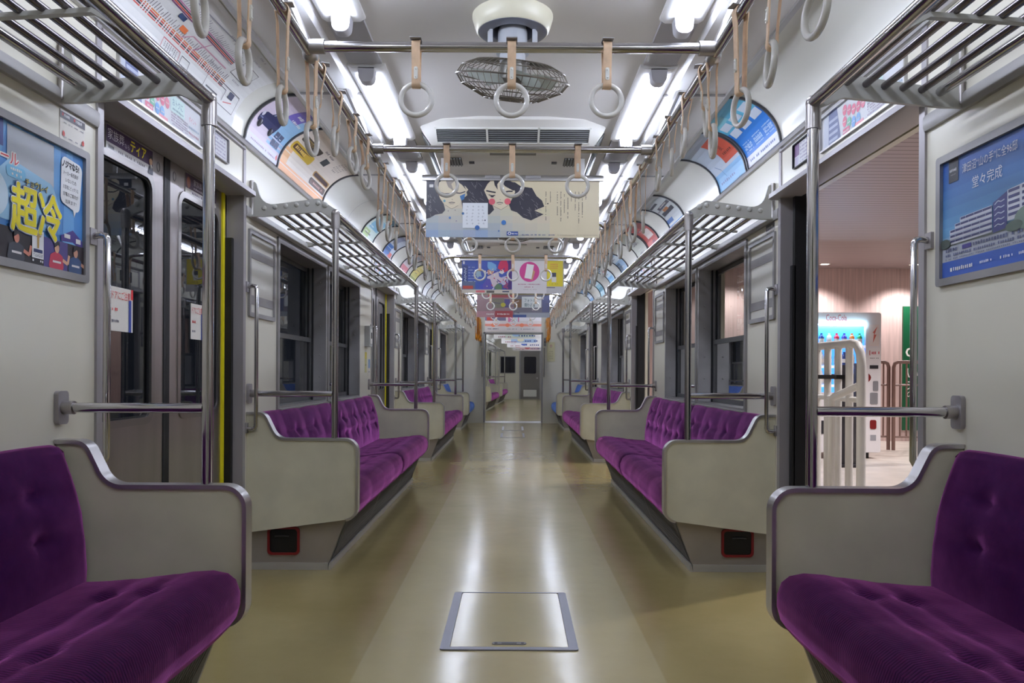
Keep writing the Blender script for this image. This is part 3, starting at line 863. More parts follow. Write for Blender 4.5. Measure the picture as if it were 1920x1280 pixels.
for k, y in enumerate(BARS):
    for x, w_ in ((-.293, 'left'), (0, 'middle'), (.292, 'right')):
        strap('short', (x, y, RZ + (0 if k < 2 else .03)), radians(-90 + rs.uniform(-5, 5)), '%s ring strap on the %s crossbar from the camera' % (w_, ORD[k]), 'ring straps on the crossbars', False)
def series():
    out = [('long', y) for y in (1.00, 1.29, 1.592, 1.86, 2.165, 2.475)] + [('short', y) for y in (2.58, 2.835, 3.093, 3.355)]
    y = 3.80
    while y < 7.1: out.append(('long', y)); y += .285
    out += [('short', 7.28 + .26 * k) for k in range(5)]
    y = 8.66
    while y < 11.8: out.append(('long', y)); y += .285
    out += [('short', 12.08 + .26 * k) for k in range(5)]
    out += [('orange', 13.62 + .26 * k) for k in range(6)]
    return out
for s in (-1, 1):
    cnt = {'w': 0, 'o': 0}
    for kind, y in series():
        key = 'o' if kind == 'orange' else 'w'
        if key == 'o': lb = '%s orange priority strap on the %s rail at the far end' % (ORD[cnt['o']], SIDE[s])
        else: lb = '%s %s ring strap from the camera on the %s rail' % (ordn(cnt['w']), kind, SIDE[s])
        cnt[key] += 1
        strap(kind, (s * RX, y, RZ), 0 if s < 0 else pi, lb, 'orange priority straps' if key == 'o' else 'ring straps along the %s rail' % SIDE[s])

# ------------------------------------------------------------------ ceiling: fans
def fan(y, label):
    t = thing('ceiling_fan', label, 'fan', (0, y, 2.372), group='ceiling fans along the aisle')
    mb = MB(); mb.lathe([(.158, .002), (.157, -.012), (.150, -.036), (.142, -.058), (.136, -.063), (.128, -.062), (.122, -.050), (.120, -.02)], seg=40); q = part('base_ring', mb, FANW, t)
    mb = MB(); mb.lathe([(.135, -.058), (.133, -.064), (.112, -.070), (.084, -.066), (.080, -.05), (.080, -.022)], seg=36); part('collar_plate', mb, P('fan_collar', (120, 122, 134), .35, .3), q)
    mb = MB(); mb.lathe([(.118, -.022), (0, -.022)], seg=24); part('recess', mb, BLACK, q)
    mb = MB(); mb.lathe([(0, -.028), (.036, -.030), (.052, -.042), (.057, -.060), (.058, -.135), (.064, -.14), (.064, -.146), (.05, -.150), (.05, -.19), (0, -.19)], seg=28); part('motor_cover', mb, P('fan_motor_grey', (196, 200, 206), .3), t)
    for a in (200, 340, 90):
        mb = MB(); mb.prism(rrect(-.014, .014, -.13, -.055, .006, 3), 'y', -.006, .006); 
        for v in mb.bm.verts: v.co = Matrix.Rotation(radians(a + 90), 4, 'Z') @ Vector((v.co.x, v.co.y - .092, v.co.z))
        part('bracket', mb, P('fan_motor_grey', (196, 200, 206), .3), t)
    M = Matrix.Translation((0, 0, -.245)) @ Matrix.Rotation(radians(6), 4, 'Y') @ Matrix.Rotation(radians(16), 4, 'X')
    def xf(mb):
        for v in mb.bm.verts: v.co = M @ v.co
        return mb
    mb = MB(); mb.lathe([(0, .075), (.046, .07), (.052, .05), (.052, -.0), (.04, -.014), (0, -.018)], seg=24); part('hub', xf(mb), P('fan_hub', (128, 126, 120), .4, .3), t)
    for k in range(4):
        mb = MB(); rows = []
        for i in range(6):
            r = .045 + .145 * i / 5; hw = (.022 + .040 * sin(pi * (i + 1.2) / 6.6)); rows.append([])
            for j in range(5):
                u = -1 + 2 * j / 4; rows[-1].append((r, u * hw + .02 * i / 5, -u * hw * .45 + .006 * (1 - u * u)))
        mb.grid(rows); e = mb.bm.faces[:]
        r_ = bmesh.ops.solidify(mb.bm, geom=e, thickness=.002)
        for v in mb.bm.verts: v.co = Matrix.Rotation(radians(90 * k + 20), 4, 'Z') @ v.co
        part('blade', xf(mb), FANB, t)
    mb = MB()
    for k in range(46):
        a = 2 * pi * k / 46; 
        mb.tube([(r * cos(a), r * sin(a), z) for r, z in ((.060, .066), (.150, .058), (.200, .036), (.221, 0), (.196, -.034), (.105, -.076))], .0014, 4, caps=False)
    for r, z, q in ((.222, 0, .0034), (.203, .034, .002), (.150, .058, .0024), (.06, .066, .0024), (.197, -.034, .002), (.15, -.056, .002), (.105, -.076, .003), (.085, -.078, .0016), (.065, -.079, .0016), (.045, -.08, .0016), (.025, -.08, .0016)):
        mb.torus((0, 0, z), r, q, 'xy', 48, 5)
    for k in range(12):
        a = 2 * pi * k / 12; mb.tube([(.105 * cos(a), .105 * sin(a), -.076), (.01 * cos(a), .01 * sin(a), -.081)], .0015, 4)
    part('wire_guard', xf(mb), FANG, t)
    return t
f0 = fan(3.05, 'first ceiling fan from the camera, cream base with brown wire guard'); remember(f0)
for k in (1, 2, 3):
    dup(f0, (0, 3.05 + 3.2 * k, 2.372), 0, '%s wire guard ceiling fan from the camera along the aisle' % ORD[k])

# ------------------------------------------------------------------ ceiling: air conditioner outlets
def aircon(y, label):
    t = thing('air_conditioner', label, 'air conditioner', (0, y, 0), group='ceiling air conditioners'); L = 1.30
    top = [(-.53, 0), (.53, 0), (.53, L), (-.53, L)]; bot = [(-.455, .22), (.455, .22), (.455, L - .2), (-.455, L - .2)]
    mb = MB(); A = [mb.bm.verts.new((x, yy, 2.372 if True else 0)) for x, yy in top]; A2 = [mb.bm.verts.new((x, yy, 2.355)) for x, yy in top]; B = [mb.bm.verts.new((x, yy, 2.262)) for x, yy in bot]
    for U, V in ((A, A2), (A2, B)):
        for i in range(4): mb.bm.faces.new((U[i], U[(i + 1) % 4], V[(i + 1) % 4], V[i]))
    mb.bm.faces.new(B); part('housing', mb, P('aircon_white', (224, 222, 216), .35), t, smooth=0, bevel=.006)
    # slanted front face: axis along the slope
    d = Vector((0, .22, -.093)).normalized(); n = Vector((0, d.z, -d.y))
    if n.z > 0: n = -n
    def fp(u, v, q): p = Vector((0, 0, 2.355)) + d * v + n * q; return (u, p.y, p.z)
    def slab(mb, u0, u1, v0, v1, q0, q1):
        vs = [mb.bm.verts.new(fp(u, v, q)) for q in (q0, q1) for v in (v0, v1) for u in (u0, u1)]
        for f in ((0, 2, 3, 1), (4, 5, 7, 6), (0, 1, 5, 4), (2, 6, 7, 3), (0, 4, 6, 2), (1, 3, 7, 5)): mb.bm.faces.new([vs[i] for i in f])
    for k in range(3):
        u0 = -.43 + k * .2867; u1 = u0 + .2867
        mb = MB(); slab(mb, u0, u1, .07, .188, .0, .002); g = part('grille_backing', mb, BLACK, t, smooth=0)
        mb = MB()
        for a, b, c_, e in ((u0, u1, .065, .073), (u0, u1, .185, .193), (u0, u0 + .006, .065, .193), (u1 - .006, u1, .065, .193)): slab(mb, a, b, c_, e, 0, .008)
        part('grille_frame', mb, WHITEP, g, smooth=0)
        for j in range(6):
            mb = MB(); v = .088 + j * .017; slab(mb, u0 + .008, u1 - .008, v, v + .0035, .002, .008); part('louver', mb, P('louver_grey', (120, 122, 122), .4), g, smooth=0)
    # underside vents
    for x, y0, w_, h_, nn in ((-.36, .42, .105, .16, 6), (.36, .42, .105, .16, 6)):
        mb = MB(); mb.box(x - w_ / 2, x + w_ / 2, y0, y0 + h_, 2.258, 2.264); g = part('vent_backing', mb, BLACK, t, smooth=0)
        for j in range(nn):
            mb = MB(); xx = x - w_ / 2 + w_ * (j + .5) / nn; mb.box(xx - .004, xx + .004, y0, y0 + h_, 2.252, 2.259); part('vent_slat', mb, P('louver_grey', (120, 122, 122), .4), g, smooth=0)
    mb = MB(); mb.box(-.135, .135, .30, .345, 2.256, 2.264); part('slot', mb, P('slot_grey', (110, 108, 100), .4), t, smooth=0)
    for x in (-.25, .25): part('latch', MB().box(x - .016, x + .016, .50, .53, 2.254, 2.263), P('dark_lever', (50, 48, 50), .4), t, smooth=0)
    for s in (-1, 1):
        mb = MB()
        mb.face([(s * .512, .13, 2.333), (s * .512, L - .13, 2.333), (s * .468, L - .22, 2.276), (s * .468, .24, 2.276)]); mb.shift(s * .004, 0, -.003)
        g = part('side_vent_backing', mb, BLACK, t, smooth=0)
        mb = MB()
        for j in range(26):
            yy = .16 + j * .038
            mb.tube([(s * .518, yy, 2.333), (s * .474, yy + .03, 2.272)], .0035, 5)
        part('side_vent_fins', mb, P('louver_grey', (120, 122, 122), .4), g, kind='stuff')
    return t
a0 = aircon(4.23, 'first white air conditioner outlet from the camera, just behind the first fan'); remember(a0)
for k in (1, 2, 3):
    dup(a0, (0, 4.23 + 3.2 * k, 0), 0, '%s white air conditioner outlet from the camera in the ceiling' % ORD[k])

# ------------------------------------------------------------------ hanging banners
def banner(y, label, x0, x1, z1, h, hang=.128):
    t = thing('hanging_banner', label, 'banner', (0, y, z1), group=None)
    mb = MB(); mb.prism([(-.012, -.006), (.012, -.006), (.014, .012), (.006, .028), (-.006, .028), (-.014, .012)], 'x', x0 - .025, x1 + .025); q = part('holder_bar', mb, ALU, t)
    for x in (-.12, .12): part('clip', MB().box(x - .045, x + .045, -.017, .017, .004, .022), ALUD, q, bevel=.002)
    for x in (x0 + .1, x1 - .1): part('hanger', MB().box(x - .012, x + .012, -.004, .004, .025, hang), ALU, q)
    part('sheet', MB().box(x0, x1, -.0012, .0012, -h, 0), P('paper_white', (222, 218, 210), .6), t, smooth=0)
    return t, Art(plane_fn((x0, -.0016, -h), (1, 0, 0), (0, 0, 1), (0, -1, 0)))
WHT = (232, 230, 226); INK = (44, 42, 54)
t, A = banner(4.64, 'cream banner with two drawn long haired girls, nearest in the aisle', -.515, .515, 2.128, .342)
def B(cx, cy): return ((cx - 107) / 1738 * 1.03, (662 - cy) / 577 * .342)
def BP(pts, c, layer): A.poly([B(*p) for p in pts], c, layer)
nu, nv = 14, 8
for i in range(nu):
    for j in range(nv):
        u, v = (i + .5) / nu, (j + .5) / nv
        k = max(0, (.62 - v) / .62) * max(0, 1 - max(0, u - .3) / .45) * (1 - .35 * abs(sin(u * 9)))
        base = (212, 200, 168); blue = (128, 158, 204)
        cc = tuple(int(round((a + (b - a) * min(1, k * .95)) / 4) * 4) for a, b in zip(base, blue))
        A.rect(1.03 * i / nu, 1.03 * (i + 1) / nu, .342 * j / nv, .342 * (j + 1) / nv, cc, 0)
SKIN = (216, 204, 176)
BP([(107, 88), (107, 480), (150, 468), (200, 438), (270, 425), (300, 390), (285, 330), (245, 270), (222, 200), (235, 120), (270, 88)], INK, 1)
BP([(400, 88), (440, 120), (500, 160), (520, 240), (460, 290), (468, 340), (480, 420), (600, 440), (745, 432), (790, 385), (770, 330), (715, 250), (690, 190), (720, 130), (760, 88)], INK, 1)
BP([(830, 88), (1000, 110), (1060, 150), (1170, 165), (1215, 245), (1270, 290), (1293, 350), (1195, 392), (1287, 428), (1160, 490), (1080, 462), (1020, 410), (960, 390), (938, 330), (985, 250), (1000, 200), (940, 120)], INK, 1)
BP([(270, 88), (238, 115), (225, 190), (245, 260), (300, 340), (365, 378), (430, 345), (470, 280), (500, 225), (530, 185), (500, 150), (420, 100), (390, 88)], SKIN, 2)
BP([(760, 88), (722, 140), (688, 190), (725, 270), (770, 340), (860, 385), (930, 340), (965, 270), (1000, 210), (960, 130), (900, 88)], SKIN, 2)
BP([(300, 88), (330, 160), (385, 200), (360, 130), (400, 88)], (150, 140, 130), 3); BP([(400, 88), (470, 140), (510, 190), (480, 120), (460, 88)], INK, 3)
BP([(785, 88), (795, 140), (825, 185), (820, 130), (850, 88)], INK, 3); BP([(850, 88), (900, 150), (985, 195), (1010, 150), (960, 100), (900, 88)], INK, 3)
for pts, wd in (([(238, 208), (290, 228), (345, 226)], .006), ([(405, 218), (450, 222), (500, 205)], .006), ([(710, 195), (760, 205), (805, 212)], .008), ([(885, 212), (930, 200), (975, 200)], .008),
                ([(735, 235), (770, 245), (800, 240)], .005), ([(905, 238), (945, 240)], .005), ([(335, 318), (365, 312), (398, 318)], .004), ([(345, 328), (385, 328)], .002),
                ([(815, 318), (845, 310), (880, 318)], .004), ([(828, 330), (865, 330)], .002), ([(365, 280), (375, 290)], .002), ([(845, 280), (858, 288)], .002), ([(300, 340), (365, 380), (430, 345)], .0015), ([(770, 340), (860, 387), (930, 340)], .0015)):
    A.line([B(*p) for p in pts], wd, INK, 4)
for x, y, r, c in ((768, 305, 32, (206, 92, 104)), (925, 302, 32, (206, 92, 104)), (887, 513, 24, (62, 116, 180)), (622, 566, 24, (50, 96, 160)), (478, 425, 13, (60, 104, 150)), (347, 468, 11, (60, 104, 160)), (292, 300, 12, (90, 150, 170)), (838, 598, 8, (70, 110, 170)), (700, 492, 7, (40, 50, 80)), (412, 500, 7, (150, 140, 160)), (330, 400, 5, (120, 110, 110)), (400, 392, 5, (120, 110, 110)), (1328, 322, 7, INK)):
    A.ell(*B(x, y), r / 1738 * 1.03, r / 577 * .342, c, 6)
A.ell(*B(770, 252), .010, .006, INK, 5)
BP([(445, 250), (500, 225), (490, 280), (462, 296)], (58, 108, 160), 5)
BP([(475, 318), (728, 318), (728, 570), (475, 570)], (226, 230, 234), 5)
rb = random.Random(4)
for cx in (680, 632, 575, 520):
    for k in range(6):
        x, y = B(cx + rb.uniform(-6, 6), 355 + k * 34); A.line([(x - .006, y), (x + .006, y + rb.uniform(-.004, .004))], .0012, (120, 124, 130), 6); A.line([(x, y + .006), (x + rb.uniform(-.003, .003), y - .006)], .0012, (120, 124, 130), 6)
for k in range(60):
    x, y = rb.choice([(rb.uniform(115, 230), rb.uniform(180, 440)), (rb.uniform(530, 700), rb.uniform(95, 300)), (rb.uniform(1030, 1230), rb.uniform(200, 440))])
    A.line([B(x, y), B(x + rb.uniform(-6, 40), y + rb.uniform(14, 40))], .0014, (150, 146, 146), 3)
for cx, a, b in ((1305, 200, 490), (1350, 200, 310), (1420, 200, 440), (1455, 200, 500), (1490, 225, 430), (1525, 260, 470), (1560, 200, 300), (1600, 200, 390), (1635, 200, 520), (1670, 200, 460), (1705, 205, 280)):
    u, v = B(cx, a); A.vdash(u, v, .006, (b - a) / 577 * .342, (104, 96, 88), 4, n=int((b - a) / 13))
A.poly([B(*p) for p in ((918, 603), (1032, 603), (1032, 643), (918, 643))], (40, 70, 140), 6); A.ell(*B(945, 622), .011, .009, WHT, 7); A.ell(*B(945, 622), .006, .005, (40, 70, 140), 8); A.dash(*B(968, 632), .036, .009, WHT, 7, n=4)
A.dash(*B(1070, 642), .196, .007, (70, 84, 130), 6, n=26); A.dash(*B(1425, 640), .24, .004, (150, 140, 120), 6, n=50)
A.poly([B(*p) for p in ((140, 135), (180, 135), (180, 165), (140, 165))], WHT, 6)
A.build('print', t)

t, A = banner(7.85, 'banner pair with blue fantasy scene, phone in pink circle and yellow panel', -.515, .515, 2.118, .334)
def B(cx, cy): return ((cx - 130) / 1450 * 1.03, (600 - cy) / 470 * .334)
def R(x0, x1, y0, y1, c, l): a, b = B(x0, y1); d, e = B(x1, y0); A.rect(a, d, b, e, c, l)
R(130, 840, 130, 548, (58, 82, 168), 0); R(130, 845, 548, 600, (214, 206, 190), 0); R(845, 1330, 130, 600, (226, 222, 222), 0); R(1330, 1580, 130, 600, (200, 198, 198), 0); R(1335, 1562, 130, 500, (226, 208, 40), 1)
R(140, 215, 205, 430, (34, 52, 120), 1); R(130, 320, 430, 548, (84, 98, 130), 1); R(145, 290, 495, 540, (178, 60, 46), 2); R(145, 170, 150, 190, WHT, 2)
rb = random.Random(8)
for x, y, r, c in ((360, 330, 60, (150, 176, 190)), (560, 230, 90, (120, 170, 214)), (730, 220, 100, (196, 44, 84)), (600, 400, 110, (214, 200, 206)), (500, 470, 90, (88, 80, 170)), (720, 430, 80, (196, 190, 210)), (770, 500, 60, (150, 70, 110)), (420, 510, 60, (70, 76, 180)), (640, 520, 70, (90, 120, 90)), (540, 300, 50, (206, 150, 130)), (690, 300, 40, (230, 222, 214))):
    pts = []
    for k in range(11):
        a = 2 * pi * k / 11; q = r * rb.uniform(.55, 1.15); px, py = min(838, max(330, x + q * cos(a))), min(546, max(132, y + q * sin(a))); pts.append(B(px, py))
    A.poly(pts, c, 2 + rb.random() * 2)
for k in range(34):
    x, y = rb.uniform(460, 820), rb.uniform(250, 530); A.line([B(x, y), B(min(835, x + rb.uniform(-30, 40)), min(545, y + rb.uniform(-30, 30)))], .010, rb.choice([(226, 220, 230), (80, 60, 140), (190, 60, 90), (240, 230, 200), (60, 70, 110)]), 5)
R(785, 835, 135, 545, (70, 40, 110), 5)
for k in range(3): x, y = B(165, 285 + 65 * k); A.line([(x - .004, y + .03), (x + .018, y + .022), (x + .002, y - .004), (x + .022, y - .010)], .006, (190, 200, 220), 4)
for k in range(6): a, b = B(222, 240 + k * 40); A.dash(a, b, .08, .008, (190, 200, 214), 4, n=7)
A.ell(*B(1087, 295), .100, .101, (204, 66, 140), 2, 40)
u, v = B(1087, 290); A.poly([(u - .050, v - .066), (u + .020, v - .076), (u + .046, v + .066), (u - .026, v + .076)], (240, 238, 236), 4); A.poly([(u - .058, v - .05), (u + .03, v - .09), (u + .058, v + .0), (u + .03, v + .02)], (196, 150, 110), 3)
a, b = B(925, 480); A.dash(a, b, .225, .012, (180, 120, 140), 3, n=16); a, b = B(1018, 518); A.dash(a, b, .09, .012, (180, 120, 140), 3, n=7); a, b = B(985, 548); A.dash(a, b, .15, .005, (170, 160, 160), 3, n=14)
for k in range(3): a, b = B(1380, 195 + k * 28); A.dash(a, b, .08, .012, (226, 130, 60), 3, n=6)
R(1402, 1465, 305, 365, (40, 40, 60), 3); R(1402, 1468, 365, 440, (226, 224, 216), 3); a, b = B(1370, 470); A.dash(a, b, .09, .006, (120, 110, 60), 3, n=8); R(1330, 1450, 512, 522, (80, 80, 84), 3)
R(330, 455, 560, 590, (214, 110, 120), 2); R(480, 590, 562, 596, (90, 84, 80), 2); R(705, 800, 568, 584, (50, 60, 100), 2)
A.build('print', t)

t, A = banner(11.05, 'mauve banner with red strip and white word box, third in the aisle', -.515, .515, 2.115, .342)
def B(cx, cy): return ((cx - 345) / 1020 * 1.03, (930 - cy) / 320 * .342)
R(345, 860, 610, 930, (150, 122, 126), 0); R(860, 1365, 610, 930, (116, 112, 122), 0); R(500, 860, 610, 668, (160, 76, 76), 1); R(345, 600, 850, 930, (176, 132, 138), 1); R(600, 850, 845, 930, (158, 60, 66), 2)
R(560, 725, 680, 810, (120, 116, 100), 1); A.ell(*B(715, 765), .035, .03, (196, 186, 70), 3); R(730, 810, 690, 800, (84, 78, 130), 2); R(870, 970, 690, 800, (120, 90, 60), 2); R(975, 1250, 655, 800, (222, 226, 224), 3); R(1260, 1365, 640, 860, (86, 90, 126), 2); R(870, 1365, 868, 930, (160, 164, 172), 2); R(850, 1040, 895, 930, (60, 84, 140), 3)
u, v = B(1010, 728); A.text('フォトの', u, v, .048, (60, 100, 104), 5, w=.16); u, v = B(1010, 790); A.text('動画', u, v, .052, (60, 100, 104), 5, w=.15)
a, b = B(480, 898); A.dash(a, b, .11, .02, WHT, 4, n=5); a, b = B(630, 898); A.dash(a, b, .18, .022, WHT, 4, n=8)
for k in range(10):
    x, y = rb.uniform(380, 1340), rb.uniform(690, 860); A.line([B(x, y), B(min(1360, x + rb.uniform(40, 120)), y + rb.uniform(-30, 20))], .012, rb.choice([(190, 176, 180), (90, 84, 100), (60, 60, 70)]), 2.5)
A.build('print', t)
t, A = banner(14.25, 'pale banner with pink stripe before the far end wall, fourth in the aisle', -.515, .515, 2.11, .37)
A.rect(0, 1.03, 0, .37, (222, 214, 210), 0); A.rect(0, .38, .2, .37, (110, 104, 130), 1); A.rect(.03, .14, .2, .28, (170, 60, 50), 2); A.rect(.42, .62, .18, .37, (214, 120, 160), 1); A.rect(.50, .60, .18, .37, (206, 214, 218), 2); A.rect(.62, 1.03, .2, .37, (230, 226, 228), 1)
A.rect(0, 1.03, .10, .145, (230, 150, 130), 1)
for u in (.15, .41, .67): A.ell(u, .12, .04, .035, (232, 132, 96), 3)
A.dash(.05, .04, .2, .025, (110, 110, 120), 2, n=9); A.dash(.4, .04, .5, .02, (150, 150, 160), 2, n=22)
A.build('print', t)

# ------------------------------------------------------------------ framed posters on the side walls
def framed(s, y0, y1, z0, z1, label, cat='poster', name='framed_poster', mat=ALUD, fw=.022):
    """frame on the side wall; returns (thing, Art) with u=0 at the reader's left, v=0 at z0"""
    t = thing(name, label, cat, (s * W, (y0 + y1) / 2, (z0 + z1) / 2)); h = (y1 - y0) / 2; g = (z1 - z0) / 2
    mb = MB(); mb.ring_prism(rrect(-h - fw, h + fw, -g - fw, g + fw, .01, 3), rrect(-h, h, -g, g, .004, 3), 'x', -.012, .001); mb.mirror(s); part('frame', mb, mat, t, bevel=.002)
    fn0 = wall_fn(s); fn = lambda a, b, d: fn0(a - h, b - g, d + .0015)
    return t, Art(fn), 2 * h, 2 * g
# left: blue appliance sale poster
t, A, w_, h_ = framed(-1, 1.82, 2.365, 1.268, 1.622, 'blue sale poster with big yellow characters on the left wall')
A.rect(0, w_, 0, h_, (70, 132, 196), 0)
for k in range(7): A.poly([(.10 + k * .06, h_), (.13 + k * .06, h_), (.05 + k * .075, .1), (.02 + k * .07, .1)], (96, 156, 210), 1)
A.rect(0, .175, .285, h_, (44, 60, 130), 2); A.rect(.19, .395, .21, h_ - .006, (176, 182, 190), 2)
A.poly(round_poly([(.14, .10), (.41, .10), (.43, .16), (.39, .235), (.20, .262), (.15, .22)], .03), (150, 196, 226), 3)
A.ell(.10, .16, .095, .07, (196, 216, 230), 3.4, 28)
A.text('お得セール', .045, .245, .036, WHT, 4, fat=.004); A.text('お得セール', .045, .245, .036, (206, 44, 60), 6)
for k in range(4): A.dash(.02, .222 - k * .022, .13, .013, (60, 70, 100), 6, n=8) if k % 2 else A.dash(.02, .222 - k * .022, .13, .013, (206, 60, 80), 6, n=8)
A.text('大正解!', .045, .128, .032, WHT, 6, fat=.003); A.text('大正解!', .045, .128, .032, (206, 40, 50), 8)
A.rrect(.185, .265, .214, .245, .013, (120, 190, 226), 5); A.dash(.20, .232, .05, .008, WHT, 6, n=6); A.dash(.205, .219, .045, .008, WHT, 6, n=5)
A.text('チョウレイ', .262, .206, .018, (60, 84, 120), 6, fat=.002); A.text('チョウレイ', .262, .206, .018, (236, 222, 90), 8)
A.text('超冷', .200, .078, .125, (40, 74, 130), 9, w=.222, fat=.0075); A.text('超冷', .200, .078, .125, (236, 240, 244), 11, w=.222, fat=.0055); A.text('超冷', .200, .078, .125, (234, 218, 20), 13, w=.222, fat=.003)
A.poly(round_poly([(.425, .20), (.522, .178), (.538, .325), (.43, .335)], .02), (238, 240, 242), 5); A.poly([(.49, .186), (.505, .184), (.495, .165)], (238, 240, 242), 5)
A.text('ノジマなら!', .432, .302, .020, (24, 24, 30), 6, w=.086, fat=.001)
for k, tx in enumerate(('メーカー販売員が', 'いないため', 'お客様にピッタリな', '家電のご案内が', '出来ます!')):
    A.text(tx, .437 + (.012 if k in (1, 4) else 0), .281 - k * .0205, .0125, (60, 62, 70), 6, w=.055 if k in (1, 4) else .078)
A.poly([(.43, .102), (.49, .126), (.54, .10), (.54, .07), (.49, .09), (.43, .086)], (70, 54, 130), 4); A.poly([(.44, .086), (.49, .09), (.54, .075), (.54, .03), (.44, .03)], (120, 180, 220), 3)
A.rect(.445, .475, .098, .110, WHT, 5); A.rect(.505, .53, .09, .104, WHT, 5); A.rect(.455, .49, .045, .075, (60, 50, 120), 5)
A.rect(.0, w_, 0, .083, (26, 20, 26), 6); A.rect(.345, .46, 0, .083, (70, 60, 120), 7); A.rect(.46, w_, 0, .083, (34, 22, 30), 7)
for u, c1, c2 in ((.06, (150, 40, 50), (200, 150, 120)), (.225, (52, 56, 66), (190, 120, 100)), (.405, (176, 44, 70), (206, 160, 130)), (.50, (44, 70, 110), (190, 140, 116))):
    A.poly(round_poly([(u - .04, .0), (u + .035, .0), (u + .03, .04), (u, .052), (u - .03, .04)], .01), c1, 8)
    A.ell(u, .060, .011, .014, c2, 9); A.poly([(u - .013, .06), (u - .012, .078), (u + .011, .079), (u + .013, .066), (u + .004, .070)], (20, 16, 20), 10)
    A.line([(u + .03, .03), (u + .055, .022), (u + .062, .048)], .010, c2, 8); A.rect(u - .02, u + .02, .018, .024, (210, 206, 206), 9)
A.rect(.29, .342, .018, .094, (226, 226, 226), 9); A.poly([(.297, .088), (.335, .088), (.328, .078), (.321, .076), (.320, .046), (.312, .046), (.311, .076), (.304, .078)], (172, 140, 70), 10); A.rect(.296, .336, .034, .043, (30, 44, 90), 10)
A.text('T.LEAGUE', .295, .022, .008, (40, 44, 60), 10, w=.042); A.dash(.29, .008, .052, .007, (220, 220, 220), 10, n=6)
A.build('print', t)
# right: apartment poster
t, A, w_, h_ = framed(1, 1.80, 2.345, 1.268, 1.612, 'deep blue apartment building poster on the right wall')
for k in range(8):
    f = k / 7; A.rect(0, w_, h_ - (k + 1) * .028, h_ - k * .028 if k else h_, (int(40 + 60 * f), int(84 + 70 * f), int(160 + 36 * f)), 0)
A.rect(0, w_, .06, h_ - .224, (130, 170, 200), 0); A.rect(0, w_, 0, .048, (52, 88, 170), 1); A.rect(0, w_, .048, .096, (176, 182, 194), 1); A0 = A; fn_ = A.fn; A = Art(lambda u, v, d: fn_(u, .092 + (v - .118) * .70, d + .0006))
A0.rect(.033, .082, h_ - .066, h_, (24, 26, 40), 2); A0.dash(.038, h_ - .036, .038, .009, (220, 220, 224), 3, n=5); A0.dash(.044, h_ - .046, .026, .003, (160, 160, 160), 3, n=6)
A0.text('津田沼“山の手”に全96邸', .104, .290, .028, (222, 226, 232), 3, w=.245); A0.text('堂々完成', .152, .236, .034, (222, 226, 232), 3, w=.135)
A0.rect(.385, .50, .29, .325, (40, 44, 60), 2); A0.rect(.39, .495, .297, .314, (214, 218, 224), 3)
A.poly([(0, .118), (0, .135), (.06, .15), (.14, .13), (.26, .132), (w_, .16), (w_, .118)], (84, 92, 86), 2)
for k in range(5):                                                      # stepped terraces with dark balconies
    a = .042 + max(0, k - 2) * .026; z = .122 + k * .021
    A.poly([(a, z), (.245, z + .004), (.245, z + .024), (a, z + .019)], (206, 210, 220), 3); A.poly([(a + .004, z + .008), (.245, z + .012), (.245, z + .021), (a + .004, z + .017)], (56, 60, 104), 4)
    for j in range(4): A.line([(a + .03 + j * .04, z + .009), (a + .03 + j * .04, z + .018)], .002, (170, 176, 196), 5)
A.poly([(.25, .12), (.31, .126), (.31, .262), (.25, .236)], (60, 64, 120), 4)
for k in range(5): A.line([(.258, .142 + k * .021), (.272, .149 + k * .022), (.286, .143 + k * .022), (.30, .147 + k * .022)], .004, (190, 196, 214), 5)
A.poly([(.31, .15), (w_, .15), (w_, .285), (.31, .266)], (206, 210, 220), 3)
for k in range(5): A.poly([(.315, .165 + k * .022), (.36, .166 + k * .022), (.36, .177 + k * .022), (.315, .176 + k * .022)], (62, 66, 112), 4); A.poly([(.37, .166 + k * .022), (w_, .17 + k * .022), (w_, .182 + k * .022), (.37, .177 + k * .022)], (62, 66, 112), 4)
A.ell(.40, .145, .06, .045, (120, 140, 130), 5); A.ell(.47, .14, .07, .055, (110, 130, 124), 5); A.ell(.34, .125, .035, .02, (84, 100, 90), 6); A.ell(.02, .13, .028, .02, (70, 82, 76), 6)

A0.rect(.105, .150, .074, .086, (64, 58, 130), 4); A0.dash(.156, .074, .22, .012, (90, 96, 130), 4, n=18); A0.dash(.02, .074, .06, .012, (90, 96, 130), 4, n=5); A0.dash(.02, .060, .40, .009, (100, 106, 140), 4, n=40); A0.dash(.02, .051, .40, .005, (120, 126, 150), 4, n=50)
A0.dash(.06, .016, .10, .012, WHT, 4, n=10); A0.rect(.045, .055, .016, .027, WHT, 4)
for u in (.19, .28, .35, .43): A0.dash(u, .02, .055, .008, (226, 228, 236), 4, n=8)
A0.build('print', t); A.build('print', t)
# empty clip frames with two grey bands
def clipframe(s, y0, y1, label, sheet=True):
    t, A, w_, h_ = framed(s, y0, y1, 1.275, 1.665, label, 'frame', 'advert_frame')
    part('backing', MB().box(-.002, .001, -w_ / 2, w_ / 2, -h_ / 2, h_ / 2).mirror(s), P('backing_white', (200, 198, 188), .4), t, smooth=0)
    for z in (.10, -.13): part('band', MB().box(-.005, -.002, -w_ / 2, w_ / 2, z - .022, z + .022).mirror(s), ALUD, t, smooth=0)
    return t
for s in (-1, 1):
    clipframe(s, 3.86, 4.235, 'empty advert frame with two grey bands before the first %s window pair' % SIDE[s])
    clipframe(s, 8.58, 8.95, 'empty advert frame with two grey bands beyond the second %s doorway' % SIDE[s])
clipframe(1, 6.70, 7.06, 'empty advert frame between the first right windows and the second doorway')
clipframe(-1, 11.52, 11.88, 'empty advert frame between the third left bench and the third doorway')
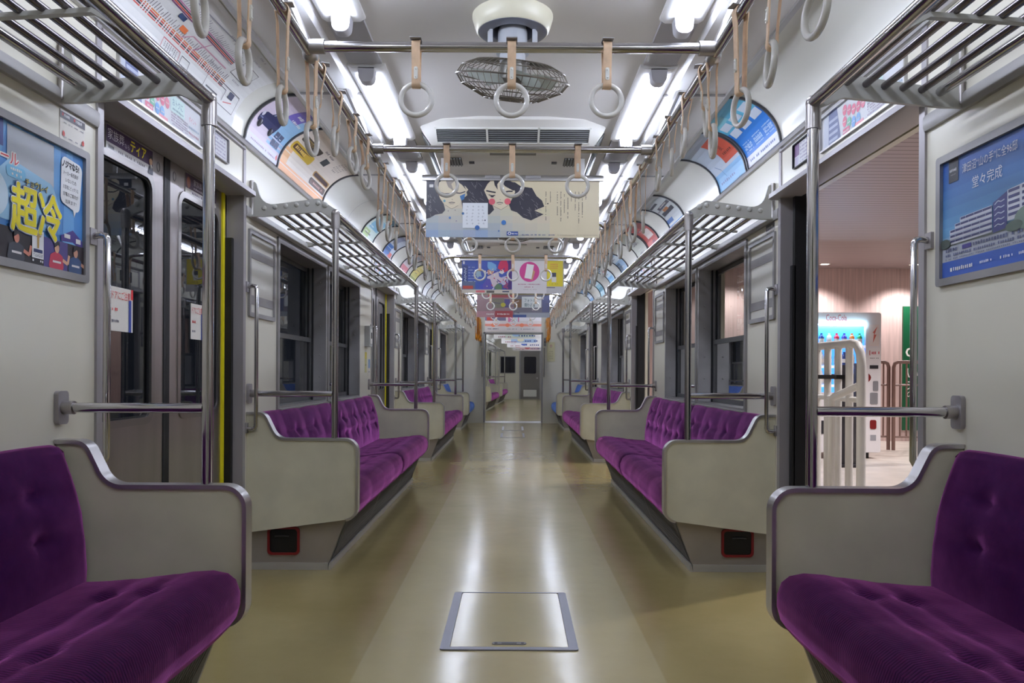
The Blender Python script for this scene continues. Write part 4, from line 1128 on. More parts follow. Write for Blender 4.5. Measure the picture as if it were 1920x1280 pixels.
def notice(s, y0, y1, z0, z1, label, name='notice_sticker', x=W, cat='notice'):
    t = thing(name, label, cat, (s * x, (y0 + y1) / 2, (z0 + z1) / 2)); h, g = (y1 - y0) / 2, (z1 - z0) / 2
    part('card', MB().box(-.0015, 0, -h, h, -g, g).mirror(s), P('paper_white', (222, 218, 210), .6), t, smooth=0)
    f0 = wall_fn(s); return t, Art(lambda a, b, d: f0(a - h, b - g, d + .0022)), 2 * h, 2 * g
t, A, w_, h_ = notice(-1, 2.245, 2.375, 1.648, 1.735, 'small white notice with dark heading above the left blue poster')
A.rect(0, w_, .062, h_, (64, 60, 70), 0); A.rect(0, w_, h_ - .006, h_, (190, 186, 186), 1); A.rect(.01, .016, .07, .078, (190, 50, 50), 1); A.dash(.018, .068, .03, .010, (214, 214, 214), 1, n=5); A.rect(.07, .076, .07, .078, (190, 50, 50), 1); A.dash(.078, .068, .035, .010, (214, 214, 214), 1, n=5)
for k in range(4): A.dash(.012 + k * .03, .05, .02, .004, (100, 100, 110), 1, n=4); A.dash(.012 + k * .03, .008, .02, .005, (120, 120, 130), 1, n=4)
for u in (.01, .112): A.poly([(u, .012), (u + .012, .012), (u + .012, .022), (u + .006, .028), (u, .022)], (190, 60, 50), 2)
A.build('print', t)
t, A, w_, h_ = notice(1, 3.86, 3.99, 1.672, 1.738, 'small white notice above the empty frame on the right wall')
A.rect(0, w_, .035, h_, (76, 74, 80), 0); A.dash(.01, .042, .1, .012, WHT, 1, n=10)
for k in range(4): A.dash(.012 + k * .03, .02, .02, .005, (100, 100, 110), 1, n=4)
A.build('print', t)
# stickers on the upper rails of the closed door leaves
DX = W + .0765
t, A, w_, h_ = notice(-1, 2.645, 2.985, 1.727, 1.818, 'purple and white advert sticker with yellow lettering above the first door window', x=DX)
A.rect(0, w_, .034, h_, (62, 32, 80), 0); A.rect(0, w_, 0, .034, (220, 218, 220), 0)
A.text('家族葬', .008, .046, .037, (226, 224, 230), 2, w=.112); A.text('なら', .124, .044, .017, (210, 206, 216), 2); A.text('ティア', .166, .042, .040, (240, 226, 40), 2, w=.118, fat=.0012)
A.rect(.012, .052, .014, .026, (150, 150, 156), 1); A.dash(.015, .016, .034, .008, (60, 60, 66), 2, n=4); A.dash(.066, .013, .21, .011, (110, 108, 116), 2, n=17)
A.poly([(.300, 0), (.340, 0), (.340, .016), (.326, .036), (.313, .036), (.304, .016)], (40, 42, 60), 3); A.ell(.320, .050, .013, .016, (200, 160, 130), 4); A.poly([(.306, .053), (.308, .069), (.332, .069), (.335, .053), (.320, .061)], (30, 26, 30), 5); A.poly([(.315, .036), (.327, .036), (.321, .016)], WHT, 5)
A.build('print', t)
t, A, w_, h_ = notice(-1, 3.285, 3.62, 1.727, 1.818, 'purple advert sticker above the second leaf window of the first left door', x=DX)
A.rect(0, w_, .03, h_, (62, 36, 62), 0); A.ell(.03, .056, .018, .024, (150, 90, 70), 1); A.rrect(.05, .24, .006, .030, .011, (222, 220, 220), 2); A.text('家族葬', .08, .052, .028, (206, 196, 206), 2); A.dash(.08, .036, .16, .010, (190, 180, 190), 2, n=9); A.dash(.06, .012, .16, .011, (90, 80, 100), 3, n=10)
A.build('print', t)
for i, (y0, y1) in enumerate(((2.70, 2.86), (3.375, 3.51))):
    t, A, w_, h_ = notice(-1, y0, y1, 1.12, 1.275, 'white door warning sticker with red lettering on the %s door window' % ORD[i], x=W + .088)
    A.text('ドアにご注意', .008, .112, .030, (206, 40, 44), 1, w=w_ * .82); A.rect(w_ * .80, w_ * .92, .0, .115, (40, 62, 150), 1); A.rect(w_ * .9, w_, .118, h_, (206, 40, 44), 1); A.dash(.01, .07, .04, .012, (206, 80, 80), 1, n=4); A.dash(.01, .03, .05, .010, (110, 110, 120), 1, n=5)
    A.build('print', t)
# advert panels above the doorways
def header_ad(s, a, label_a, label_b, full=True):
    y0, y1 = (a + .10, a + .78) if s < 0 else (a + .10, a + .80)
    t, A, w_, h_ = framed(s, y0, y1, 1.912, 2.045, label_a, 'poster', 'header_advert', ALU, .008)
    A.rect(0, w_, 0, h_, (206, 208, 212), 0)
    o = 0 if s < 0 else .02
    A.rect(.0 + o, .05 + o, .0, h_, (186, 192, 204), 1); A.poly([(.05 + o, 0), (.17 + o, 0), (.15 + o, .07), (.13 + o, h_), (.05 + o, h_)], (84, 94, 136), 1)
    for k in range(4): A.rect(.055 + o, .14 + o, .012 + k * .026, .024 + k * .026, (170, 178, 200), 2)
    rr_ = [(.205, .055, (206, 96, 124)), (.245, .040, (96, 170, 140)), (.285, .030, (96, 150, 206)), (.325, .030, (110, 160, 210)), (.245, .088, (206, 96, 124)), (.285, .078, (206, 96, 124)), (.325, .074, (206, 96, 124)), (.365, .076, (206, 110, 130)), (.205, .10, (206, 96, 124))]
    for u, v, c in rr_: A.ell(u + o, v, .018, .021, c, 2); A.dash(u - .012 + o, v - .003, .024, .006, WHT, 3, n=4)
    A.rect(.19 + o, .25 + o, .004, .028, (206, 96, 124), 2); A.dash(.196 + o, .011, .048, .009, WHT, 3, n=5)
    A.rect(.395 + o, .52 + o, .06, .125, (196, 220, 216), 2); A.text('おトクに', .41 + o, .085, .028, (90, 130, 150), 3, w=.09); A.dash(.41 + o, .068, .1, .009, (120, 150, 160), 3, n=9)
    for k in range(5): A.dash(.27 + o, .004 + k * .0001, .001, .001, (200, 120, 130), 3, n=1); A.dash(.40 + o, .012 + k * .010, .15, .006, (150, 130, 150), 2, n=14)
    A.rect(.30 + o, .37 + o, .004, .018, (226, 150, 160), 2); A.text('ポイント', .56 + o, .07, .022, (206, 130, 140), 3, w=.07); A.dash(.56 + o, .02, .10, .012, (190, 150, 160), 3, n=7); A.dash(.56 + o, .045, .10, .009, (150, 170, 190), 3, n=9)
    A.build('print', t)
    y0, y1 = (a + .86, a + 1.08) if s < 0 else (a + .90, a + 1.12)
    t, A, w_, h_ = framed(s, y0, y1, 1.925, 2.03, label_b, 'poster', 'header_notice', DARK if s > 0 else ALUD, .004)
    A.rect(0, w_, 0, h_, (206, 206, 210), 0); A.rect(0, .06, .05, h_, (110, 80, 120), 1)
    for k in range(6): A.dash(.07, .012 + k * .016, .13, .008, (140, 130, 160), 1, n=12)
    A.rect(.01, .05, .01, .045, (186, 180, 200), 1)
    A.build('print', t)
for i, (a, b) in enumerate(DOORS[:2]):
    for s in (-1, 1):
        header_ad(s, a, 'long pale advert with coloured dots above the %s %s doorway' % (ORD[i], SIDE[s]), 'small framed notice beside the dotted advert above the %s %s doorway' % (ORD[i], SIDE[s]))

# ------------------------------------------------------------------ posters in the ceiling coves
def cove_ad(s, y0, y1, label, clips=True, name='cove_poster', t0=.02):
    t = thing(name, label, 'poster', (s * 1.2, y0, 2.2))
    h = y1 - y0
    def fn(u, v, d):
        x, z, nx, nz = cove_at(v + t0); d += .003
        return (s * (x + nx * d) - s * 1.2, u if s < 0 else h - u, z + nz * d - 2.2)
    if clips:
        for y in (y0, y1):
            mb = arch_mesh(y, .012, s, .006); mb.shift(-s * 1.2, -y0, -2.2); part('edge_clip', mb, P('clip_dark', (66, 66, 70), .4), t, recalc=False)
    return t, Art(fn, .0004)
CH = COVELEN - .045
t, A = cove_ad(-1, 3.74, 4.255, 'lilac cove poster with a dark blue car on the left ceiling edge')
A.rect(0, .515, 0, CH, (212, 200, 216), 0, 14); A.rect(.28, .515, .06, CH, (150, 190, 222), 1, 12); A.rect(.25, .40, .24, CH, (110, 96, 176), 2, 6); A.rect(.0, .515, 0, .05, (206, 206, 224), 1, 3)
C1 = (34, 40, 84)
A.poly(round_poly([(.06, .12), (.05, .16), (.09, .185), (.15, .19), (.19, .235), (.27, .24), (.30, .20), (.315, .16), (.30, .12)], .012), C1, 4); A.poly([(.165, .192), (.197, .227), (.225, .229), (.22, .193)], (200, 214, 226), 5); A.poly([(.23, .193), (.235, .229), (.262, .23), (.285, .196)], (180, 196, 214), 5)
A.ell(.105, .122, .028, .028, (16, 16, 26), 5); A.ell(.105, .122, .016, .016, (150, 150, 160), 6); A.ell(.265, .122, .028, .028, (16, 16, 26), 5); A.ell(.265, .122, .016, .016, (150, 150, 160), 6); A.ell(.07, .165, .014, .014, (210, 210, 220), 6); A.rect(.06, .10, .138, .148, (120, 130, 160), 6)
for k in range(2):
    for j in range(2): A.rect(.33 + k * .06, .385 + k * .06, .07 + j * .045, .105 + j * .045, (70, 80, 110), 4); A.ell(.357 + k * .06, .085 + j * .045, .02, .010, (190, 200, 214), 5)
A.dash(.3, .28, .18, .02, WHT, 4, n=9); A.dash(.32, .24, .16, .016, WHT, 4, n=8); A.dash(.06, .02, .4, .010, (150, 130, 150), 3, n=20); A.ell(.48, .035, .014, .014, (220, 120, 120), 4)
A.build('print', t)
t, A = cove_ad(-1, 4.27, 5.25, 'orange bordered cove poster with watches on the left ceiling edge', False)
part('edge_clip', arch_mesh(5.25, .014, -1, .006).shift(1.2, -4.27, -2.2), P('clip_dark', (66, 66, 70), .4), t, recalc=False)
A.rect(0, .98, 0, CH, (226, 216, 204), 0, 14); A.rect(0, .98, 0, .05, (226, 160, 106), 1, 3); A.rect(0, .12, .05, .14, (230, 180, 130), 1, 3)
def arcband(u, v, a0, a1, r0, r1, c, l, n=14):
    for k in range(n):
        p, q = a0 + (a1 - a0) * k / n, a0 + (a1 - a0) * (k + 1) / n
        A.poly([(u + r0 * cos(p), v + r0 * sin(p)), (u + r1 * cos(p), v + r1 * sin(p)), (u + r1 * cos(q), v + r1 * sin(q)), (u + r0 * cos(q), v + r0 * sin(q))], c, l)
A.rrect(.06, .42, .215, .26, .02, (60, 50, 44), 2); A.rrect(.08, .40, .222, .252, .014, (150, 130, 70), 3); A.dash(.12, .227, .24, .02, (60, 40, 30), 4, n=12)
A.rrect(.04, .44, .135, .195, .026, (214, 180, 60), 2); A.rrect(.07, .41, .148, .182, .014, (90, 60, 40), 3); A.dash(.1, .155, .28, .022, (230, 200, 120), 4, n=10)
A.rrect(.58, .95, .06, .10, .018, (60, 52, 50), 2); A.rrect(.60, .93, .066, .094, .012, (110, 80, 70), 3); A.rrect(.58, .95, .112, .15, .018, (190, 150, 90), 2); A.rrect(.60, .93, .118, .144, .012, (70, 50, 50), 3); A.dash(.64, .072, .25, .014, (200, 160, 150), 4, n=9)
A.rect(.52, .62, .20, .25, (70, 76, 80), 2); A.rect(.54, .60, .21, .24, (180, 190, 190), 3); A.dash(.40, .27, .2, .016, (120, 110, 110), 2, n=8)
for k in range(5): A.vdash(.72 + k * .03, .33, .010, .11, (110, 100, 100), 2, n=6)
A.build('print', t)
def simple_ad(s, y0, y1, label, base, bits, clips=True, tseed=1):
    t, A = cove_ad(s, y0, y1, label, clips); W_ = y1 - y0; r = random.Random(tseed)
    A.rect(0, W_, 0, CH, base, 0, 14)
    for (u0, u1, v0, v1, c) in bits: A.rect(u0 * W_, u1 * W_, v0 * CH, v1 * CH, c, 1, max(1, int((v1 - v0) * 12)))
    for k in range(4): A.dash(W_ * r.uniform(.05, .4), CH * r.uniform(.1, .9), W_ * r.uniform(.3, .5), .014, r.choice([(70, 80, 110), (120, 110, 120), WHT]), 3, n=9)
    A.build('print', t); return t
simple_ad(-1, 6.55, 7.07, 'green and pale blue map poster in the left cove, third from the camera', (196, 212, 206), [(0, .5, .0, .35, (170, 196, 130)), (.2, .9, .4, .75, (130, 180, 206)), (.55, 1, .78, 1, (90, 140, 170))], tseed=2)
simple_ad(-1, 7.60, 8.12, 'blue and red lettered poster in the left cove over the second doorway', (196, 206, 220), [(0, .6, .1, .5, (70, 120, 190)), (.5, .9, .05, .3, (206, 90, 80)), (.1, .5, .6, .9, (150, 160, 190))], tseed=3)
simple_ad(-1, 8.75, 9.27, 'pink headed poster in the left cove over the third bench', (222, 212, 214), [(0, 1, .1, .35, (214, 130, 140)), (.1, .8, .5, .9, (190, 200, 214))], tseed=4)
simple_ad(-1, 9.55, 10.1, 'yellow green banded poster in the left cove over the third bench', (186, 180, 110), [(0, 1, 0, .25, (120, 130, 60)), (.2, .9, .4, .8, (206, 190, 120))], tseed=5)
simple_ad(-1, 11.0, 11.5, 'plain white poster in the left cove near the third doorway', (214, 216, 214), [(.1, .9, .3, .5, (196, 200, 204))], tseed=6)
simple_ad(-1, 12.1, 12.6, 'grey white poster in the left cove over the third doorway', (208, 210, 210), [(0, 1, .7, 1, (170, 180, 190))], tseed=7)
# right side
t, A = cove_ad(1, 3.74, 4.255, 'bright blue cove poster with building photographs on the right ceiling edge')
A.rect(0, .515, 0, CH, (34, 116, 200), 0, 14); A.rect(0, .515, .22, CH, (90, 176, 206), 1, 6); A.rect(0, .515, 0, .055, (214, 214, 222), 1, 3); A.rect(0, .22, .28, CH, (130, 196, 210), 2, 4)
for k in range(6):
    u = .04 + (k % 3) * .16; v = .175 + (k // 3) * .06; A.rect(u, u + .12, v, v + .045, (196, 204, 216), 3); A.rect(u + .01, u + .11, v + .008, v + .026, (52, 58, 100), 4)
    for j in range(3): A.dash(u, v - .075 - .014 * j - .04 * (k // 3), .12, .007, (190, 216, 236), 3, n=9)
A.dash(.05, .02, .4, .014, (80, 100, 150), 3, n=16)
A.build('print', t)
t, A = cove_ad(1, 4.29, 4.84, 'pale blue cove poster with an orange red block on the right ceiling edge')
A.rect(0, .55, 0, CH, (196, 206, 220), 0, 14); A.rect(.28, .55, .12, .30, (206, 84, 60), 1, 6); A.rect(0, .55, 0, .10, (120, 176, 220), 1, 4); A.rect(.0, .26, .12, .3, (200, 212, 226), 1, 5); A.text('夏', .36, .19, .05, (110, 40, 30), 3); A.dash(.34, .16, .15, .018, (110, 40, 30), 3, n=6); A.line([(.1, .15), (.16, .11), (.2, .06)], .004, (60, 110, 170), 3); A.dash(.06, .03, .3, .018, (60, 90, 150), 3, n=8)
A.build('print', t)
simple_ad(1, 5.80, 6.32, 'white poster with dark streaked figures and a blue edge in the right cove', (206, 212, 212), [(0, 1, 0, .2, (60, 130, 196)), (.1, .8, .45, .55, (70, 74, 84)), (.2, .9, .62, .70, (90, 90, 96)), (.3, .6, .52, .6, (196, 130, 80)), (.05, .5, .78, .84, (80, 84, 92)), (0, .4, .25, .35, (70, 110, 170))], tseed=12)
simple_ad(1, 6.80, 7.32, 'red poster in the right cove before the second doorway', (176, 84, 80), [(0, .5, .0, .3, (206, 110, 104)), (.3, .8, .35, .6, (206, 196, 190)), (.5, .95, .65, .9, (120, 60, 60))], tseed=13)
simple_ad(1, 7.36, 7.95, 'pale poster with small grey print in the right cove over the second doorway', (206, 210, 200), [(.3, .6, .5, .62, (160, 160, 160)), (0, 1, 0, .06, (110, 190, 130))], tseed=14)
simple_ad(1, 8.62, 9.14, 'blue and grey poster in the right cove beyond the second doorway', (150, 180, 206), [(0, 1, .55, .75, (206, 216, 222)), (0, .4, .2, .5, (90, 110, 130)), (.4, 1, 0, .2, (60, 130, 190))], tseed=15)
simple_ad(1, 9.70, 10.22, 'light blue lettered poster in the right cove over the third bench', (200, 216, 224), [(0, .8, .1, .4, (130, 180, 214)), (.3, 1, .6, .8, (206, 160, 160))], tseed=16)
simple_ad(1, 10.9, 11.42, 'teal striped poster in the right cove over the third bench', (150, 190, 200), [(0, 1, .2, .35, (90, 140, 160)), (0, 1, .5, .6, (206, 216, 216)), (0, 1, .75, .9, (100, 150, 180))], tseed=17)
simple_ad(1, 12.3, 12.82, 'blue poster in the right cove over the third doorway', (120, 160, 196), [(0, 1, .3, .5, (196, 206, 214))], tseed=18)
# route map over the first left doorway
t, A = cove_ad(-1, 2.30, 3.58, 'white railway route map with red lines in the left cove', False, 'route_map', .012)
MW, RED1 = 1.28, (206, 74, 60)
A.rect(0, MW, 0, CH, (214, 214, 212), 0, 14)
A.ell(.10, .048, .014, .014, (96, 90, 170), 1); A.text('停車駅ご案内', .15, .030, .030, (50, 50, 64), 2, w=.20); A.dash(.37, .046, .13, .010, (140, 140, 150), 2, n=12); A.dash(.37, .030, .10, .008, (140, 140, 150), 2, n=12)
for k, (v, c) in enumerate(((.118, RED1), (.126, (60, 50, 60)), (.134, RED1), (.142, (206, 120, 60)))): A.line([(.02, v), (1.05, v)], .005, c, 2)
rb = random.Random(21)
for k in range(62):
    u = .04 + k * .0163; A.line([(u, .148), (u + .004, .148 + rb.uniform(.012, .03))], .0035, (110, 106, 112), 3)
    if rb.random() < .5: A.rect(u - .003, u + .004, .115, .146, (226, 222, 220), 4)
for k, (v, c) in enumerate(((.215, (120, 60, 110)), (.222, RED1), (.229, (60, 60, 80)), (.236, (190, 120, 160)))): A.line([(.35, v), (.98, v)], .0045, c, 2)
for k in range(40):
    u = .36 + k * .0155; A.line([(u, .242), (u + .003, .242 + rb.uniform(.012, .034))], .003, (120, 116, 122), 3)
for pts, c in (([(.72, .14), (.78, .215)], (190, 130, 160)), ([(.60, .14), (.66, .18), (.98, .185)], (206, 150, 170)), ([(.2, .14), (.26, .27), (.9, .30)], (150, 150, 160)), ([(.1, .14), (.12, .24), (.3, .25)], RED1)): A.line(pts, .005, c, 2)
for u, v, w2, h2, c in ((.56, .16, .05, .022, (222, 120, 70)), (.50, .19, .05, .02, (50, 70, 110)), (.30, .31, .04, .014, (60, 90, 80)), (.36, .30, .04, .018, (70, 66, 74)), (.34, .28, .04, .012, (80, 120, 180))): A.rect(u, u + w2, v, v + h2, c, 4)
def outline(u0, u1, v0, v1, c, wd=.003): A.line([(u0, v0), (u1, v0), (u1, v1), (u0, v1), (u0, v0)], wd, c, 3)
outline(.52, .66, .055, .10, (200, 90, 100)); outline(.68, .75, .05, .095, (80, 80, 84)); outline(.90, 1.24, .05, .135, (90, 88, 96)); outline(1.02, 1.18, .19, .27, (100, 100, 104)); outline(.12, .30, .30, .35, (120, 120, 130))
for k in range(7): A.vdash(.54 + k * .016, .094, .006, .03, (110, 106, 112), 3, n=4)
A.line([(.93, .075), (1.05, .075)], .006, (60, 60, 70), 4); A.line([(1.0, .12), (1.10, .12), (1.10, .07)], .004, (90, 90, 100), 4); A.rect(1.14, 1.19, .10, .13, (60, 64, 90), 4); A.line([(1.12, .07), (1.2, .09)], .004, (206, 90, 90), 4)
for k in range(14): A.dash(rb.uniform(.75, 1.1), rb.uniform(.15, .34), .08, .010, (170, 168, 172), 2, n=6)
A.build('print', t)

# ------------------------------------------------------------------ floor hatches, boxes and plaques
def hatch(y0, y1, half, label, handle=True):
    t = thing('floor_hatch', label, 'hatch', (0, y0, 0)); L = y1 - y0
    mb = MB(); o = rrect(-half, half, 0, L, .012, 3); i_ = rrect(-half + .034, half - .034, .028, L - .008, .004, 3); mb.ring_prism(o, i_, 'z', -.004, .0045); part('frame', mb, HATCHM, t, bevel=.001)
    mb = MB(); mb.prism(rrect(-half + .038, half - .038, .032, L - .011, .004, 3), 'z', -.003, .0035); part('lid', mb, FLOOR, t, smooth=0)
    if handle:
        mb = MB(); mb.prism(rrect(-.062, .062, .050, .078, .013, 5), 'z', .003, .0055); q = part('handle_plate', mb, P('hatch_handle', (96, 92, 92), .45, .6), t)
        mb = MB(); mb.prism(rrect(-.028, .028, .057, .071, .006, 4), 'z', .005, .0062); part('finger_slot', mb, BLACK, q)
        mb = MB()
        for x in (-.048, .048): mb.cyl((x, .064, .005), (x, .064, .0064), .006, 8)
        part('screw', mb, DARK, q)
hatch(2.752, 3.475, .246, 'nearest floor hatch with grey metal frame and small oval handle')
hatch(11.9, 12.75, .19, 'floor hatch in the far aisle, nearer of the two far ones', False)
hatch(13.4, 14.35, .19, 'floor hatch just before the gangway, farthest from the camera', False)
t = thing('intercom_box', 'small grey emergency intercom box beside the second left doorway', 'intercom', (-W, 6.92, 1.30))
part('case', MB().box(0, .045, -.07, .07, -.09, .09), GREYP, t, bevel=.006)
part('front_plate', MB().prism(rrect(-.05, .05, -.065, .065, .012, 3), 'x', .044, .049), P('intercom_plate', (206, 204, 196), .4), t); part('speaker', MB().prism(rrect(-.018, .018, -.02, .035, .008, 3), 'x', .048, .052), DARK, t)
t, A, w_, h_ = notice(-1, 6.86, 6.95, .98, 1.16, 'yellow instruction label under the grey intercom box'); A.rect(0, w_, 0, h_, (196, 190, 130), 0); A.rect(0, w_, .12, h_, (206, 190, 60), 1); A.dash(.01, .06, .06, .014, (90, 80, 60), 2, n=5); A.build('print', t)
t, A, w_, h_ = notice(-1, 7.02, 7.11, .95, 1.10, 'blue lettered label beside the second left doorway'); A.rect(0, w_, .07, h_, (120, 150, 190), 1); A.dash(.01, .03, .06, .014, (80, 90, 130), 2, n=5); A.build('print', t)
t, A, w_, h_ = notice(1, 4.53, 4.67, 1.245, 1.42, 'white and green sticker on the first right window', x=W + .114); A.rect(0, w_, .05, .09, (60, 120, 80), 1); A.dash(.02, .11, .09, .02, (90, 90, 100), 2, n=6); A.dash(.02, .02, .09, .012, (120, 120, 130), 2, n=7); A.build('print', t)
t, A, w_, h_ = notice(-1, 7.44, 7.58, .98, 1.38, 'blue poster sticker on the second left door window', x=W + .088); A.rect(0, w_, 0, h_, (70, 140, 200), 1); A.rect(.02, .12, .25, .33, WHT, 2); A.dash(.02, .08, .1, .02, WHT, 2, n=5); A.build('print', t)
t = thing('end_plaque', 'cream instruction plaque with red mark on the far end wall', 'plaque', (.745, Y1, 1.41))
part('board', MB().prism(rrect(-.075, .075, -.19, .19, .008, 3), 'y', -.012, 0), P('plaque_cream', (206, 200, 160), .4), t, bevel=.002)
A = Art(plane_fn((-.075, -.0125, -.19), (1, 0, 0), (0, 0, 1), (0, -1, 0))); A.rect(.055, .095, .28, .325, (150, 60, 50), 1); A.rect(.062, .072, .285, .318, (226, 220, 200), 2); A.rect(.078, .088, .285, .318, (226, 220, 200), 2)
for k in range(5): A.dash(.03, .05 + k * .035, .09, .012, (130, 120, 90), 1, n=8)
A.build('print', t)
for s in (-1, 1):
    t = thing('gangway_grab_rail', 'vertical grab rail on the %s side of the gangway opening' % SIDE[s], 'handle', (s * .61, Y1, 1.2))
    part('bar', MB().tube([(0, 0, .28), (0, -.04, .28), (0, -.05, .27), (0, -.05, -.27), (0, -.04, -.28), (0, 0, -.28)], .010, 8), STEEL, t)
    t = thing('door_latch_box', 'small dark latch box beside the gangway on the %s' % SIDE[s], 'latch', (s * .625, Y1, 1.60)); part('case', MB().box(-.02, .02, -.03, 0, -.08, .08), GREYP, t, bevel=.004); part('knob', MB().sphere((0, -.034, 0), .012, 8), DARK, t)

# ------------------------------------------------------------------ the platform outside, right
PZ = -.03
PFL = P('platform_floor', (192, 182, 174), .35, var=.06, vscale=4)
PWALL = P('platform_wood_wall', (200, 176, 172), .5, var=.10, vscale=5, stretch=(6, 6, .25))
PCEIL = P('platform_ceiling_slats', (176, 148, 142), .55)
def slat_nodes(m):
    nt = m.node_tree; b = nt.nodes['Principled BSDF']; tc = nt.nodes.new('ShaderNodeTexCoord'); wv = nt.nodes.new('ShaderNodeTexWave')
    wv.bands_direction = 'Y'; wv.inputs['Scale'].default_value = 3.2; nt.links.new(tc.outputs['Object'], wv.inputs['Vector'])
    r = nt.nodes.new('ShaderNodeValToRGB'); r.color_ramp.elements[0].position = .02; r.color_ramp.elements[1].position = .14
    r.color_ramp.elements[0].color = rgb((112, 98, 98)); r.color_ramp.elements[1].color = rgb((162, 146, 146)); nt.links.new(wv.outputs['Fac'], r.inputs[0]); nt.links.new(r.outputs[0], b.inputs['Base Color'])
slat_nodes(PCEIL)
struct('floor_platform', MB().box(1.53, 9, .5, 12, PZ - .2, PZ), PFL, smooth=0, label='pale platform floor outside the right doors')
struct('wall_platform', MB().box(1.80, 9.2, 12, 12.2, PZ, 2.62), PWALL, smooth=0, label='pinkish wood grain wall on the platform')
struct('wall_platform_side', MB().box(9, 9.2, .5, 12, PZ, 2.62), PWALL, smooth=0, label='far side wall of the platform hall')
struct('ceiling_platform', MB().box(1.60, 9.2, .5, 12.2, 2.62, 2.72), PCEIL, smooth=0, label='slatted pink ceiling over the platform')
for k, (x, y, lb) in enumerate(((4.61, 11.55, 'recessed downlight at the platform wall above the vending machine'), (5.93, 11.55, 'recessed downlight at the platform wall beside the green sign'), (3.3, 11.55, 'added platform downlight hidden left of the vending machine'),
        (2.6, 8.2, 'added unseen platform downlight near the second right doorway'), (5.2, 7.6, 'added unseen downlight over the middle of the platform'), (2.9, 4.6, 'added unseen platform downlight near the white fence'), (6.6, 9.4, 'added unseen downlight over the far side of the platform'), (4.4, 3.4, 'added unseen downlight over the near platform'))):  # first two are visible fittings; the others are added for ambient light
    t = thing('downlight', lb, 'lamp', (x, y, 2.62), group='platform downlights')
    part('trim_ring', MB().lathe([(.055, .0), (.062, -.004), (.075, -.005), (.078, 0)], seg=24), WHITEP, t)
    part('lens', MB().lathe([(0, -.002), (.056, -.002)], seg=20), P('downlight_lens', (255, 240, 224), .3, emit=14), t)
    l = bpy.data.lights.new('downlight_lamp', 'SPOT'); l.energy = SPOT * (.6 if y > 11 else 1.1); l.color = (1, .95, .94); l.spot_size = radians(120); l.spot_blend = .6; l.shadow_soft_size = .06
    lo = bpy.data.objects.new('downlight_lamp', l); COL.objects.link(lo); lo.parent = t; lo.location = (0, 0, -.03)
# white fence along the platform edge
t = thing('platform_fence', 'white tubular fence on the platform seen through the right doorway', 'fence', (1.945, 4.34, PZ))
FW = P('fence_white', (222, 220, 218), .3)
H = 1.19
part('top_rail', MB().tube([(0, 0, 0), (0, 0, H - .13), (0, .012, H - .06), (0, .05, H - .012), (0, .11, H), (0, 2.6, H)], .025, 12), FW, t)
part('middle_rail', MB().cyl((0, .02, .87), (0, 2.6, .87), .016, 10), FW, t)
for k in range(1, 16): part('bar', MB().cyl((0, .155 * k, 0), (0, .155 * k, H), .022, 10), FW, t)
part('brace', MB().tube([(-.10, .16, 0), (-.10, .16, .87), (-.085, .15, .885), (-.0, .005, .955)], .021, 10), FW, t)
part('clamp', MB().box(-.04, .02, .24, .52, .985, 1.01), BLACK, t, bevel=.006)
# brown fences
BRW = P('brown_tube', (126, 98, 90), .4)
for k, (x0, x1) in enumerate(((4.55, 5.105), (5.15, 5.85))):
    t = thing('queue_fence', ('brown tubular barrier beside the vending machine', 'brown tubular barrier in front of the green sign')[k], 'fence', (x0, 10.6 - k * .05, PZ)); L = x1 - x0
    part('frame', MB().tube([(0, 0, 0), (0, 0, 1.12), (.015, 0, 1.17), (.06, 0, 1.19), (L - .06, 0, 1.19), (L - .015, 0, 1.17), (L, 0, 1.12), (L, 0, 0)], .024, 10), BRW, t)
    for z in (.18, .88): part('rail', MB().cyl((0, 0, z), (L, 0, z), .014, 8), BRW, t)
    for j in range(1, 8): part('bar', MB().cyl((L * j / 8, 0, .18), (L * j / 8, 0, 1.19), .012, 8), BRW, t)
# green sign
t = thing('green_sign', 'tall green sign board with white lettering on the platform wall', 'sign', (6.45, 11.99, 1.09))
part('board', MB().box(-.47, .47, -.03, 0, -.95, .95), P('sign_green', (10, 84, 52), .45), t, smooth=0)
A = Art(plane_fn((-.47, -.031, -.95), (1, 0, 0), (0, 0, 1), (0, -1, 0))); A.text('olu', .035, 1.12, .22, WHT, 1, w=.40); A.text('い', .06, .80, .15, WHT, 1); A.text('ス', .06, .62, .13, WHT, 1); A.text('の', .06, .50, .10, WHT, 1); A.build('lettering', t)
# vending machine
t = thing('vending_machine', 'white drinks vending machine with blue lit display on the platform', 'vending machine', (3.36, 9.45, PZ))
VW, VH = 1.09, 1.77; VM = P('vending_white', (222, 218, 222), .3)
part('cabinet', MB().box(0, VW, .03, .75, .07, VH), VM, t, bevel=.012)
mb = MB(); mb.ring_prism(rrect(.005, VW - .005, .08, VH - .008, .02, 4), rrect(.05, .90, .80, VH - .13, .03, 4), 'y', -.03, .03); q = part('door_panel', mb, VM, t)
part('display_back', MB().box(.04, .92, .02, .03, .78, VH - .11), P('display_blue', (70, 150, 250), .4, emit=1.5), t, smooth=0)
part('display_light', MB().box(.06, .89, -.055, -.035, VH - .165, VH - .14), P('display_lamp', (190, 236, 255), .3, emit=40), t, smooth=0)
rv = random.Random(5); CC = [(206, 40, 60), (230, 120, 50), (70, 60, 160), (226, 226, 230), (200, 50, 120), (60, 150, 90), (240, 200, 60), (40, 60, 120)]
